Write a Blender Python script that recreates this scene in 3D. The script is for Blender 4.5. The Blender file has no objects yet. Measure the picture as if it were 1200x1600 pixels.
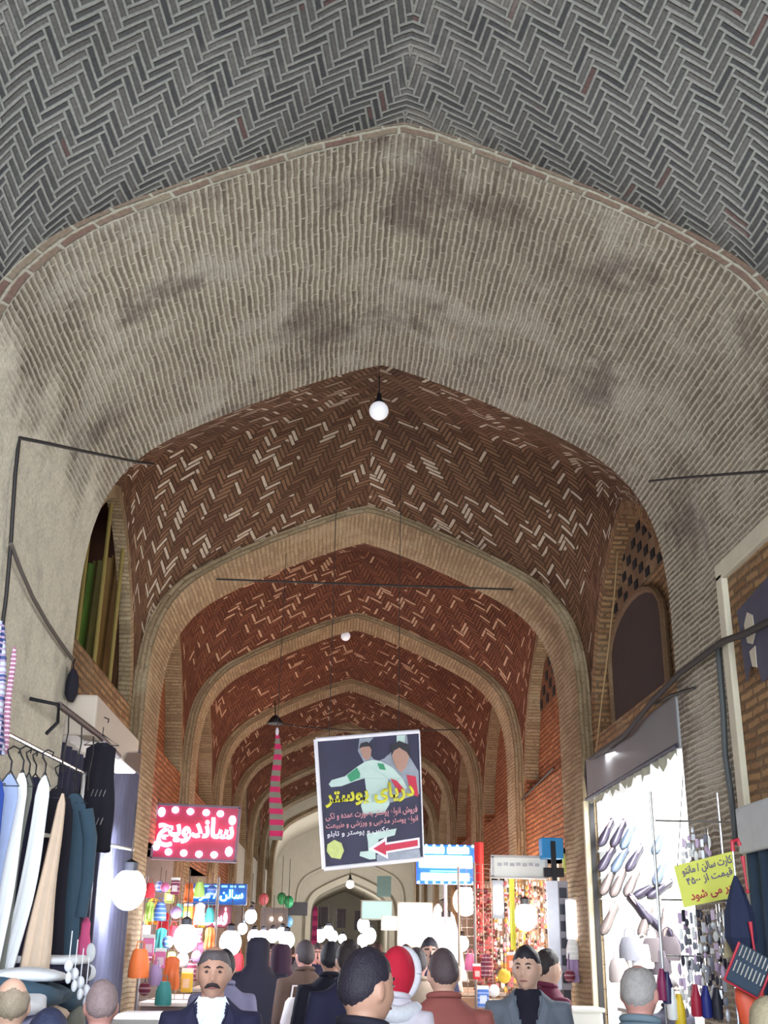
import bpy, bmesh, math, random
import numpy as np
from mathutils import Vector, Matrix, noise
random.seed(7)
S = bpy.context.scene
COL = S.collection
PI = math.pi

# ------------------------------------------------------------------ camera
cam_d = bpy.data.cameras.new('camera'); cam = bpy.data.objects.new('camera', cam_d); COL.objects.link(cam); S.camera = cam
PITCH, YAW, ROLL, EYE, FPX = 0.371220, 0.043902, math.radians(0.8), 1.70, 1750.0
def cam_axes():
    cy, sy, cp, sp = math.cos(YAW), math.sin(YAW), math.cos(PITCH), math.sin(PITCH)
    f = Vector((sy*cp, cy*cp, sp)); r = Vector((cy, -sy, 0)); u = r.cross(f)
    return r*math.cos(ROLL)+u*math.sin(ROLL), -r*math.sin(ROLL)+u*math.cos(ROLL), f
CR, CU, CF = cam_axes(); CO = Vector((0, 0, EYE))
cam.matrix_world = Matrix(((CR.x, CU.x, -CF.x, CO.x), (CR.y, CU.y, -CF.y, CO.y), (CR.z, CU.z, -CF.z, CO.z), (0, 0, 0, 1)))
cam_d.sensor_fit = 'VERTICAL'; cam_d.sensor_height = 24.0; cam_d.lens = 24.0*FPX/1600.0
cam_d.clip_start = 0.05; cam_d.clip_end = 300
def ray(px, py): return CR*((px-600)/FPX) - CU*((py-800)/FPX) + CF
def at(px, py, y):            # point of the place at depth y
    v = ray(px, py); return CO + v*(y/v.y)
def on(px, py, x):            # point of the place on the side wall plane x
    v = ray(px, py); return CO + v*(x/v.x)

# ------------------------------------------------------------------ world, exposure, daylight
S.view_settings.view_transform = 'Standard'; S.view_settings.look = 'None'
S.view_settings.gamma = 1.0; S.view_settings.use_curve_mapping = False
S.view_settings.exposure = 0.45
w = bpy.data.worlds.new('world'); S.world = w; w.use_nodes = True
w.node_tree.nodes['Background'].inputs[0].default_value = (0.60, 0.72, 0.85, 1)
w.node_tree.nodes['Background'].inputs[1].default_value = 1.0
def lamp(kind, name, loc, energy, col, size=0.1, rot=None, size_y=None, aim=None):
    d = bpy.data.lights.new(name, kind); d.energy = energy; d.color = col
    if kind == 'AREA':
        d.size = size
        if size_y: d.shape = 'RECTANGLE'; d.size_y = size_y
    else: d.shadow_soft_size = size
    o = bpy.data.objects.new(name, d); COL.objects.link(o); o.location = loc
    if aim is not None: o.rotation_euler = (Vector(aim)-Vector(loc)).to_track_quat('-Z', 'Y').to_euler()
    return o
# daylight through the open street end behind the viewer
lamp('AREA', 'daylight_from_street_end', (0.3, -3.4, 2.6), 620, (0.86, 0.96, 1.0), 4.0, size_y=3.6, aim=(0.3, 6.0, 5.2))
lamp('AREA', 'clothes_stall_light', (-1.0, 3.9, 2.5), 26, (.92, .96, 1), .5, size_y=.5, aim=(-2.0, 6.6, 3.3))
# area lights in the shop rooms, added to brighten passage walls and vaults
WARM, ORG, WHT, COOL = (1, .62, .32), (1, .36, .15), (1, .97, .92), (.86, .93, 1)
for y_, el, cl, er, cr in ((14.2, 70, (1, .62, .55), 150, (1, .68, .42)), (18.4, 90, (1, .62, .46), 130, (1, .58, .36)), (22.7, 70, (1, .64, .54), 100, (1, .64, .46)), (27.0, 40, (1, .8, .78), 50, (1, .8, .7)), (31.2, 50, (1, .86, .84), 50, WHT), (35.5, 60, WHT, 60, WHT)):
    lamp('AREA', 'left_shop_light', (-2.6, y_, 2.55), el, cl, 1.2, size_y=2.0, aim=(1.2, y_, 2.6))
    lamp('AREA', 'right_shop_light', (3.3, y_, 2.5), er, cr, 1.2, size_y=2.0, aim=(-1.0, y_, 2.6))
lamp('POINT', 'far_chamber_fill', (.8, 43, 3.2), 260, (1, .97, .94), .06)  # point lights without a fitting, added to brighten the far plaster
lamp('POINT', 'far_chamber_fill', (.2, 40, 2.6), 160, (1, .97, .94), .06)
lamp('POINT', 'far_passage_fill', (.95, 53, 2.6), 130, WHT, .06)  # added fill for the passage beyond, no fitting there
lamp('AREA', 'left_shop_light', (-3.0, 9.9, 2.6), 40, COOL, 1.0, size_y=2.0, aim=(1.2, 9.9, 2.2))

# ------------------------------------------------------------------ helpers
def lin(c):
    return tuple((x/12.92 if x <= .04045 else ((x+.055)/1.055)**2.4) for x in c)
def C8(r, g, b): return lin((r/255, g/255, b/255))

class MB:
    def __init__(s): s.v = []; s.f = []; s.uv = []; s.mi = []; s.cur = 0
    def add(s, vs, fs, uvs=None):
        b = len(s.v); s.v += [tuple(p) for p in vs]
        for k, f in enumerate(fs):
            s.f.append(tuple(b+i for i in f)); s.mi.append(s.cur)
            s.uv.append([uvs[i] for i in f] if uvs else None)
    def box(s, c, d, rz=0, M=None):
        hx, hy, hz = d[0]/2, d[1]/2, d[2]/2
        vs = [Vector((x*hx, y*hy, z*hz)) for x in (-1, 1) for y in (-1, 1) for z in (-1, 1)]
        R = M if M is not None else Matrix.Rotation(rz, 3, 'Z')
        vs = [R @ p + Vector(c) for p in vs]
        s.add(vs, [(0,1,3,2), (4,6,7,5), (0,4,5,1), (2,3,7,6), (0,2,6,4), (1,5,7,3)])
    def grid(s, rows, close=False, uvs=None):
        n = len(rows); m = len(rows[0]); vs = [p for r in rows for p in r]
        u = [q for r in uvs for q in r] if uvs else None
        fs = []
        for i in range(n-1):
            for j in range(m if close else m-1):
                j2 = (j+1) % m; fs.append((i*m+j, i*m+j2, (i+1)*m+j2, (i+1)*m+j))
        s.add(vs, fs, u)
    def loft(s, rings, cap=True):
        s.grid(rings, close=True)
        if cap:
            n = len(rings[0])
            for r, rev in ((rings[0], True), (rings[-1], False)):
                c = sum((Vector(p) for p in r), Vector())/n; vs = list(r)+[c]
                s.add(vs, [((i+1) % n, i, n) if rev else (i, (i+1) % n, n) for i in range(n)])
    def tube(s, pts, r, n=8, cap=True):
        pts = [Vector(p) for p in pts]; rings = []
        rs = r if isinstance(r, (list, tuple)) else [r]*len(pts); prev = None
        for i, p in enumerate(pts):
            t = (pts[min(i+1, len(pts)-1)]-pts[max(i-1, 0)])
            t = t.normalized() if t.length > 1e-9 else Vector((0, 0, 1))
            if prev is None:
                a = t.cross(Vector((0, 0, 1)));
                if a.length < .1: a = t.cross(Vector((1, 0, 0)))
            else: a = prev - t*prev.dot(t)
            a.normalize(); prev = a; b = t.cross(a)
            rings.append([p+(a*math.cos(2*PI*k/n)+b*math.sin(2*PI*k/n))*rs[i] for k in range(n)])
        s.loft(rings, cap)
    def lathe(s, prof, c=(0, 0, 0), n=20):
        c = Vector(c); s.loft([[c+Vector((r*math.cos(2*PI*k/n), r*math.sin(2*PI*k/n), z)) for k in range(n)] for r, z in prof])
    def ball(s, c, r, n=16, m=10):
        c = Vector(c); R = Vector(r) if hasattr(r, '__len__') else Vector((r, r, r))
        s.loft([[c+Vector((R.x*math.sin(PI*(i+.02)/(m+.04))*math.cos(2*PI*k/n), R.y*math.sin(PI*(i+.02)/(m+.04))*math.sin(2*PI*k/n), -R.z*math.cos(PI*(i+.02)/(m+.04)))) for k in range(n)] for i in range(m+1)])
    def poly(s, pts, th=0.0, nrm=None):
        pts = [Vector(p) for p in pts]; n = len(pts)
        if th == 0: s.add(pts, [tuple(range(n))]); return
        d = Vector(nrm)*th; s.add(pts+[p+d for p in pts], [tuple(range(n)), tuple(range(2*n-1, n-1, -1))]+[(i, (i+1) % n, n+(i+1) % n, n+i) for i in range(n)])
    def build(s, name, mats, parent=None, smooth=False, loc=None, bevel=0, fix=True):
        me = bpy.data.meshes.new(name); me.from_pydata(s.v, [], s.f)
        if any(u is not None for u in s.uv):
            L = me.uv_layers.new(name='UVMap'); k = 0
            for f, u in zip(s.f, s.uv):
                for q in range(len(f)):
                    L.data[k].uv = u[q] if u else (0, 0); k += 1
        for m in (mats if isinstance(mats, (list, tuple)) else [mats]): me.materials.append(m)
        for p, i in zip(me.polygons, s.mi): p.material_index = i; p.use_smooth = smooth
        if fix:
            bm = bmesh.new(); bm.from_mesh(me); bmesh.ops.recalc_face_normals(bm, faces=bm.faces); bm.to_mesh(me); bm.free()
        o = bpy.data.objects.new(name, me); COL.objects.link(o)
        if parent: o.parent = parent
        if loc is not None: o.location = loc
        if bevel:
            b = o.modifiers.new('b', 'BEVEL'); b.width = bevel; b.segments = 2; b.limit_method = 'ANGLE'
        return o
def tag(o, label=None, cat=None, group=None, kind=None):
    if label: o['label'] = label
    if cat: o['category'] = cat
    if group: o['group'] = group
    if kind: o['kind'] = kind
    return o
def struct(o): o['kind'] = 'structure'; return o
def empty(name, loc=(0, 0, 0), rz=0, label=None, cat=None, group=None):
    o = bpy.data.objects.new(name, None); COL.objects.link(o); o.location = loc; o.rotation_euler = (0, 0, rz)
    o.empty_display_size = .1
    return tag(o, label, cat, group)
def copy_tree(o, parent=None):
    c = o.copy(); COL.objects.link(c)
    if parent: c.parent = parent
    for ch in [x for x in KIDS.get(o.name, [])]: copy_tree(ch, c)
    return c
KIDS = {}
def remember(o):
    KIDS[o.name] = list(o.children)
    for c in o.children: remember(c)
def applied(o):               # bake modifiers into a fresh mesh
    dg = bpy.context.evaluated_depsgraph_get(); dg.update()
    me = bpy.data.meshes.new_from_object(o.evaluated_get(dg)); o.modifiers.clear(); o.data = me
    return o

# ------------------------------------------------------------------ node helpers
class X:                       # socket with arithmetic
    def __init__(s, nt, sk): s.nt = nt; s.s = sk
    def m(s, op, *a):
        n = s.nt.nodes.new('ShaderNodeMath'); n.operation = op
        for i, q in enumerate((s,)+a):
            if isinstance(q, X): s.nt.links.new(q.s, n.inputs[i])
            else: n.inputs[i].default_value = q
        return X(s.nt, n.outputs[0])
    def __add__(s, b): return s.m('ADD', b)
    def __sub__(s, b): return s.m('SUBTRACT', b)
    def __mul__(s, b): return s.m('MULTIPLY', b)
    def __truediv__(s, b): return s.m('DIVIDE', b)
    def rsub(s, b): return (s*-1.0)+b
    def floor(s): return s.m('FLOOR')
    def frac(s): return s.m('FRACT')
    def lt(s, b): return s.m('LESS_THAN', b)
    def gt(s, b): return s.m('GREATER_THAN', b)
    def mn(s, b): return s.m('MINIMUM', b)
    def mx(s, b): return s.m('MAXIMUM', b)
    def abs(s): return s.m('ABSOLUTE')
def mixf(f, a, b): return a*(f.rsub(1.0)) + b*f
def ramp(nt, x, stops):
    n = nt.nodes.new('ShaderNodeValToRGB'); nt.links.new(x.s if isinstance(x, X) else x, n.inputs[0])
    e = n.color_ramp.elements
    while len(e) < len(stops): e.new(.5)
    for i, (p, c) in enumerate(stops):
        e[i].position = p; e[i].color = (*c, 1) if len(c) == 3 else c
    return n.outputs[0]
def mixc(nt, f, a, b, mode='MIX'):
    n = nt.nodes.new('ShaderNodeMix'); n.data_type = 'RGBA'; n.blend_type = mode; n.clamp_factor = True
    for i, q in ((0, f), (6, a), (7, b)):
        if isinstance(q, X): nt.links.new(q.s, n.inputs[i])
        elif isinstance(q, (tuple, list)): n.inputs[i].default_value = (*q, 1)
        elif isinstance(q, (int, float)): n.inputs[i].default_value = q
        else: nt.links.new(q, n.inputs[i])
    return n.outputs[2]
def noise_n(nt, scale, detail=3, rough=.6, co=None, out=0, sc3=None):
    n = nt.nodes.new('ShaderNodeTexNoise'); n.inputs['Scale'].default_value = scale; n.inputs['Detail'].default_value = detail; n.inputs['Roughness'].default_value = rough
    if co is not None: nt.links.new(co, n.inputs['Vector'])
    return X(nt, n.outputs[out])
def combine(nt, a, b, c=0.0):
    n = nt.nodes.new('ShaderNodeCombineXYZ')
    for i, q in enumerate((a, b, c)):
        if isinstance(q, X): nt.links.new(q.s, n.inputs[i])
        else: n.inputs[i].default_value = q
    return n.outputs[0]
def new_mat(name):
    m = bpy.data.materials.new(name); m.use_nodes = True; nt = m.node_tree
    return m, nt, nt.nodes['Principled BSDF']
def bump(nt, p, h, dist=.01, strength=1.0):
    b = nt.nodes.new('ShaderNodeBump'); b.inputs['Distance'].default_value = dist; b.inputs['Strength'].default_value = strength
    nt.links.new(h.s if isinstance(h, X) else h, b.inputs['Height']); nt.links.new(b.outputs[0], p.inputs['Normal'])
def sep(nt, v):
    n = nt.nodes.new('ShaderNodeSeparateXYZ'); nt.links.new(v, n.inputs[0]); return [X(nt, n.outputs[i]) for i in range(3)]
MATS = {}
def M(name, col, rough=.7, metal=0.0, var=.12, vs=14.0, emit=None, es=0.0, bumpd=0.0, spec=None, alpha=None, trans=0, stripes=None):
    if name in MATS: return MATS[name]
    m, nt, p = new_mat(name)
    if emit is not None:
        p.inputs['Emission Color'].default_value = (*emit, 1); p.inputs['Emission Strength'].default_value = es
    tc = nt.nodes.new('ShaderNodeTexCoord')
    nz = noise_n(nt, vs, 4, .6, tc.outputs['Object'])
    c = mixc(nt, nz, tuple(x*(1-var) for x in col), tuple(min(1, x*(1+var)) for x in col))
    if stripes:                # stripes = (axis, scale, colour, duty)
        s = sep(nt, tc.outputs['Object'])[stripes[0]]
        c = mixc(nt, (s*stripes[1]).frac().lt(stripes[3]), c, stripes[2])
    nt.links.new(c, p.inputs['Base Color'])
    p.inputs['Roughness'].default_value = rough; p.inputs['Metallic'].default_value = metal
    if trans: p.inputs['Transmission Weight'].default_value = trans
    if alpha is not None: p.inputs['Alpha'].default_value = alpha
    if bumpd: bump(nt, p, noise_n(nt, vs*2.5, 3, .6, tc.outputs['Object']), bumpd)
    MATS[name] = m; return m
def E_(name, col, es):
    if name in MATS: return MATS[name]
    m, nt, p = new_mat(name); p.inputs['Base Color'].default_value = (*[min(1, c*.8) for c in col], 1)
    p.inputs['Emission Color'].default_value = (*col, 1); p.inputs['Emission Strength'].default_value = es
    MATS[name] = m; return m

def herringbone(name, unit, k, gap, brick_a, brick_b, bright, mortar, pb, rot, patch=None, bumpd=.009, dirt=(.6, 1.0), stain=None):
    """brick herringbone on the UV map (u = arc length from the crown, v = depth), mirrored about the crown"""
    m, nt, p = new_mat(name)
    uv = nt.nodes.new('ShaderNodeUVMap').outputs[0]; tc = nt.nodes.new('ShaderNodeTexCoord')
    u, v, _ = sep(nt, uv)
    wob = noise_n(nt, 1.3, 2, .5, tc.outputs['Object'])*.10
    u0 = u; side = u.gt(0.0)
    u = u.abs() + 20.0; v = v + 40.0 + wob
    c, s = math.cos(rot)/unit, math.sin(rot)/unit
    a = u*c - v*s + 400.0; b = u*s + v*c + 400.0
    i, j = a.floor(), b.floor(); fu, fv = a.frac(), b.frac()
    d = i - j
    mm = d - (d/(2.0*k)).floor()*(2.0*k)
    hor = mm.lt(k-.5)
    n = mm - k
    al_h = mm + fu; al_v = (n*-1.0) + (k-1.0) + fv
    along = mixf(hor, al_v, al_h); cross = mixf(hor, fu, fv)
    # uneven joints
    jn = (noise_n(nt, 9.0, 2, .5, tc.outputs['Object'])-.5)*.12
    e = cross.mn(cross.rsub(1.0)).mn(along.mn(along.rsub(float(k)))) + jn
    mask = ((e - gap*.6)/(gap*.8)).mx(0.0).mn(1.0)          # 0 in the joint, 1 on the brick
    ix = mixf(hor, i, i - mm); jy = mixf(hor, j - ((n*-1.0)+(k-1.0)), j)
    wn = nt.nodes.new('ShaderNodeTexWhiteNoise'); wn.noise_dimensions = '3D'
    nt.links.new(combine(nt, ix, jy, side+hor*2.0), wn.inputs[0]); r = X(nt, wn.outputs['Value'])
    wn2 = nt.nodes.new('ShaderNodeTexWhiteNoise'); wn2.noise_dimensions = '3D'
    nt.links.new(combine(nt, jy, ix, side+5.0), wn2.inputs[0]); r2 = X(nt, wn2.outputs['Value'])
    col = mixc(nt, r, brick_a, brick_b)
    big = noise_n(nt, .9, 4, .6, tc.outputs['Object'])
    pr = ((big-.35)*3.0).mx(0.0).mn(1.0)*pb
    col = mixc(nt, r2.lt(pr), col, bright)
    col = mixc(nt, mask, mortar, col)
    if patch:                                               # lime wash smeared over parts
        pm = ((noise_n(nt, 1.1, 5, .62, tc.outputs['Object'])-.55)*7.0).mx(0.0).mn(.8)
        col = mixc(nt, pm, col, patch)
    dn = noise_n(nt, .55, 4, .55, tc.outputs['Object'])
    col = mixc(nt, 1.0, col, ramp(nt, dn, [(.3, (dirt[0],)*3), (.7, (dirt[1],)*3)]), 'MULTIPLY')
    fine = noise_n(nt, 60, 2, .6, tc.outputs['Object'])
    col = mixc(nt, 1.0, col, ramp(nt, fine, [(.3, (.8,)*3), (.7, (1.12,)*3)]), 'MULTIPLY')
    nt.links.new(col, p.inputs['Base Color']); p.inputs['Roughness'].default_value = .9
    p.inputs['Specular IOR Level'].default_value = .25
    bump(nt, p, mask + r*.7 + fine*.25, bumpd)
    MATS[name] = m; return m

def coursed(name, bw, bh, gap, a, b, mortar, patch=None, plaster=None, pside=None, bumpd=.008, contrast=1.0, dark=None, off=.5, endj=1.0):
    """bricks laid in courses; UV x runs along the brick, UV y across the courses"""
    m, nt, p = new_mat(name)
    uv = nt.nodes.new('ShaderNodeUVMap').outputs[0]; tc = nt.nodes.new('ShaderNodeTexCoord')
    u, v, _ = sep(nt, uv)
    wob = (noise_n(nt, 2.2, 3, .6, tc.outputs['Object'])-.5)*.05
    u = u/bw + 200.0 + wob; v = (v + wob)/bh + 400.0
    row = v.floor(); u = u + (row - (row/2.0).floor()*2.0)*off
    wr = nt.nodes.new('ShaderNodeTexWhiteNoise'); nt.links.new(combine(nt, row, 3.0), wr.inputs[0]); u = u + X(nt, wr.outputs['Value'])*.5
    ci = u.floor(); fu, fv = u.frac(), v.frac()
    jn = (noise_n(nt, 14.0, 3, .6, tc.outputs['Object'])-.5)
    e = (fv.mn(fv.rsub(1.0))*bh).mn(fu.mn(fu.rsub(1.0))*bw*endj) + jn*bh*.3
    mask = ((e-gap*.5)/(gap*.9)).mx(0.0).mn(1.0)
    wn = nt.nodes.new('ShaderNodeTexWhiteNoise'); nt.links.new(combine(nt, ci, row), wn.inputs[0]); r = X(nt, wn.outputs['Value'])
    col = mixc(nt, r, a, b)
    col = mixc(nt, mask, mortar, col)
    if patch:
        pm = ((noise_n(nt, 1.4, 6, .65, tc.outputs['Object'])-.52)*6.0).mx(0.0).mn(.75)
        col = mixc(nt, pm, col, patch)
    ol = noise_n(nt, .7, 3, .5, tc.outputs['Object'])
    col = mixc(nt, 1.0, col, ramp(nt, ol, [(.35, (.86, .84, .80)), (.62, (1.04, 1.03, .98))]), 'MULTIPLY')
    if dark:
        dm = ((noise_n(nt, 1.15, 6, .66, tc.outputs['Object'])-.53)*6.0).mx(0.0).mn(.62)
        col = mixc(nt, dm, col, dark)
    hh = mask + r*.4
    if plaster:                                             # bare plaster below an uneven line on the left leg
        px, py, pz = sep(nt, tc.outputs['Object'])
        q = noise_n(nt, 1.6, 5, .62, tc.outputs['Object'])
        f = ((pz*-1.0 + pside[1] + (q-.5)*1.6 + (px*-1.0+pside[0]).mn(0.0)*pside[2])*3.0).mx(0.0).mn(1.0)
        sp = noise_n(nt, 7, 5, .7, tc.outputs['Object'])
        pc = mixc(nt, ramp(nt, sp, [(.3, (0, 0, 0)), (.55, (1, 1, 1))]), tuple(x*.8 for x in plaster), plaster)
        gm = ((noise_n(nt, .9, 4, .6, tc.outputs['Object'])-.55)*6.0).mx(0.0).mn(.6)
        pc = mixc(nt, gm, pc, tuple(x*.5 for x in plaster))
        col = mixc(nt, f, col, pc); hh = hh*(f.rsub(1.0)) + f*1.2 + sp*f*.2
    fine = noise_n(nt, 45, 3, .65, tc.outputs['Object'])
    col = mixc(nt, 1.0, col, ramp(nt, fine, [(.3, (.78,)*3), (.7, (1.14,)*3)]), 'MULTIPLY')
    nt.links.new(col, p.inputs['Base Color']); p.inputs['Roughness'].default_value = .92
    p.inputs['Specular IOR Level'].default_value = .2
    bump(nt, p, hh + fine*.3, bumpd)
    MATS[name] = m; return m
#@@MATERIALS
herr_near = herringbone('herringbone_grey', .043, 4, .20, C8(80, 78, 82), C8(116, 112, 110), C8(112, 88, 86), C8(162, 160, 156), .08, math.radians(-11), patch=C8(158, 152, 146), dirt=(.66, 1.0))
herr_bay = herringbone('herringbone_brown', .046, 4, .13, C8(100, 66, 48), C8(142, 106, 80), C8(206, 186, 166), C8(84, 62, 48), .30, math.radians(-13), dirt=(.55, 1.0))
herr_red = herringbone('herringbone_red', .048, 4, .13, C8(112, 66, 50), C8(144, 92, 68), C8(214, 172, 142), C8(88, 54, 42), .24, math.radians(-13), dirt=(.6, 1.0))  # redder brick; warm lamp light is partly put into this colour
soffit_near = coursed('soffit_brick_grey', .24, .041, .010, C8(122, 111, 100), C8(156, 145, 132), C8(200, 192, 180), patch=C8(190, 184, 176), dark=C8(98, 84, 82),
                      plaster=C8(222, 214, 198), pside=(-1.1, 4.95, 3.0), endj=1.9)
soffit_warm = coursed('soffit_brick_tan', .22, .048, .009, C8(142, 122, 98), C8(170, 150, 122), C8(134, 114, 92), patch=C8(168, 152, 128), endj=1.8, bumpd=.005)
brick_wall = coursed('wall_brick_coursed', .22, .062, .012, C8(140, 104, 78), C8(176, 140, 104), C8(122, 98, 78), patch=C8(150, 128, 104))
brick_red = coursed('wall_brick_red', .22, .062, .012, C8(140, 84, 58), C8(170, 112, 78), C8(110, 76, 56))  # later-bay brick, reddened in part for the lamps' warm light
rim_brick = coursed('rim_brick', .23, .06, .010, C8(118, 92, 84), C8(140, 126, 112), C8(172, 164, 152))
plaster_wall = M('plaster_beige', C8(205, 196, 178), .9, var=.16, vs=3, bumpd=.006)
plaster_far = M('plaster_far', C8(176, 170, 158), .9, var=.14, vs=2.2, bumpd=.01)
white_wall = M('white_paint', C8(238, 238, 234), .6, var=.03)
dark_metal = M('dark_metal', C8(40, 40, 46), .5, .6)
black_wire = M('black_cable', C8(38, 34, 36), .6)
grey_metal = M('grey_sheet_metal', C8(140, 140, 144), .45, .35, var=.08, vs=3)
chrome = M('bright_steel', C8(220, 222, 228), .25, .9, var=.05)

# ------------------------------------------------------------------ the hall
XC, W = .325, 2.255                     # crown line and half width of the passage
ZS, ZA = 3.9, 6.2
PROF = [(0, 6.2), (.06, 6.165), (.14, 6.105), (.25, 6.01), (.38, 5.885), (.5, 5.76), (.62, 5.625), (.72, 5.50), (.80, 5.38), (.87, 5.23), (.925, 5.05), (.962, 4.85), (.985, 4.62), (.997, 4.35), (1, 4.1), (1, 3.9)]
def smooth_curve(P, n):
    P = [Vector((a, b)) for a, b in P]; out = []
    Q = [P[0]*2-P[1]] + P + [P[-1]*2-P[-2]]
    L = len(P)-1
    for k in range(n+1):
        t = k/n*L; i = min(int(t), L-1); f = t-i
        a, b, c, d = Q[i], Q[i+1], Q[i+2], Q[i+3]
        out.append(.5*((2*b)+(c-a)*f+(2*a-5*b+4*c-d)*f*f+(3*b-a-3*c+d)*f*f*f))
    return out
HALF = smooth_curve(PROF, 36)
def full_profile(hw, za, xc=XC, zs=ZS):
    """left springing to right springing; list of (x, z, arc length from the crown)"""
    sz = (za-zs)/(6.2-3.9)
    pts = [(hw*p.x, zs+(p.y-3.9)*sz) for p in HALF]; s = [0]
    for i in range(1, len(pts)): s.append(s[-1]+math.hypot(pts[i][0]-pts[i-1][0], pts[i][1]-pts[i-1][1]))
    L = [(xc-x, z, -q) for (x, z), q in zip(pts, s)][::-1]
    return L + [(xc+x, z, q) for (x, z), q in zip(pts, s)][1:]

def arch(name, y0, y1, mat, hw=W, za=ZA, xc=XC, out=.55, face_mat=None, xc1=None, zs=ZS):
    """transverse arch with its legs, from the floor up: soffit, front and back faces"""
    mb = MB(); P = full_profile(hw, za, xc, zs); P2 = full_profile(hw, za, xc if xc1 is None else xc1, zs)
    lo = lambda P_: [(P_[0][0], 0, P_[0][2]-zs)] + [(P_[0][0], zs*.5, P_[0][2]-zs*.5)] + P_ + [(P_[-1][0], zs*.5, P_[-1][2]+zs*.5)] + [(P_[-1][0], 0, P_[-1][2]+zs)]
    A, B = lo(P), lo(P2); ny = 8
    rows, uvs = [], []
    for k in range(ny+1):
        t = k/ny; rows.append([(a[0]*(1-t)+b[0]*t, y0+(y1-y0)*t, a[1]) for a, b in zip(A, B)])
        uvs.append([(y0+(y1-y0)*t, a[2]) for a in A])
    mb.grid(rows, uvs=uvs)
    # faces
    mb.cur = 1
    O_ = full_profile(hw+out, za+out, xc, zs); OA = lo(O_)
    O2 = lo(full_profile(hw+out, za+out, xc if xc1 is None else xc1, zs))
    for y, I, OO in ((y0, A, OA), (y1, B, O2)):
        mb.grid([[(a[0], y, a[1]) for a in I], [(a[0]*.0+b[0], y, b[1]) for a, b in zip(I, OO)]], uvs=[[(a[2], 0) for a in I], [(a[2], out) for a in I]])
    o = mb.build(name, [mat, face_mat or mat], smooth=False); return struct(o)

HALF_L = [(0, 5.72), (.12, 5.66), (.3, 5.52), (.5, 5.28), (.68, 5.0), (.82, 4.7), (.92, 4.38), (.98, 4.1), (1, 3.9)]
def lat_half(n=20, za=5.72): 
    s = (za-3.9)/(5.72-3.9); return [(p.x, 3.9+(p.y-3.9)*s) for p in smooth_curve(HALF_L, n)]
def lateral(y0, y1, za=5.72, inset=0.0, n=20):
    h = lat_half(n, za); yc = (y0+y1)/2; hw = (y1-y0)/2-inset
    return [(yc-hw*u, z) for u, z in h][::-1] + [(yc+hw*u, z) for u, z in h][1:]
WV = W+.13
def bay(name, y0, y1, mat, za=6.28, xc0=XC, xc1=XC, latz=5.72):
    P = full_profile(WV, za, 0); Lc = lateral(y0, y1, latz)
    mb = MB(); rows, uvs = [], []; pw = 2.6
    for (y, bz) in Lc:
        t = (y-y0)/(y1-y0); xc = xc0*(1-t)+xc1*t; r, q = [], []
        for (x, z, s) in P:
            a = max(z-ZS, 0); b = max(bz-ZS, 0)
            zz = ZS+(a**pw+b**pw)**(1/pw)
            if a == 0: zz = ZS+b
            if b == 0: zz = ZS+a
            if t > .999 or t < .001: zz = z
            r.append((xc+x, y, zz)); q.append((s, y))
        rows.append(r); uvs.append(q)
    mb.grid(rows, uvs=uvs)
    return struct(mb.build(name, mat, smooth=True))

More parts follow.
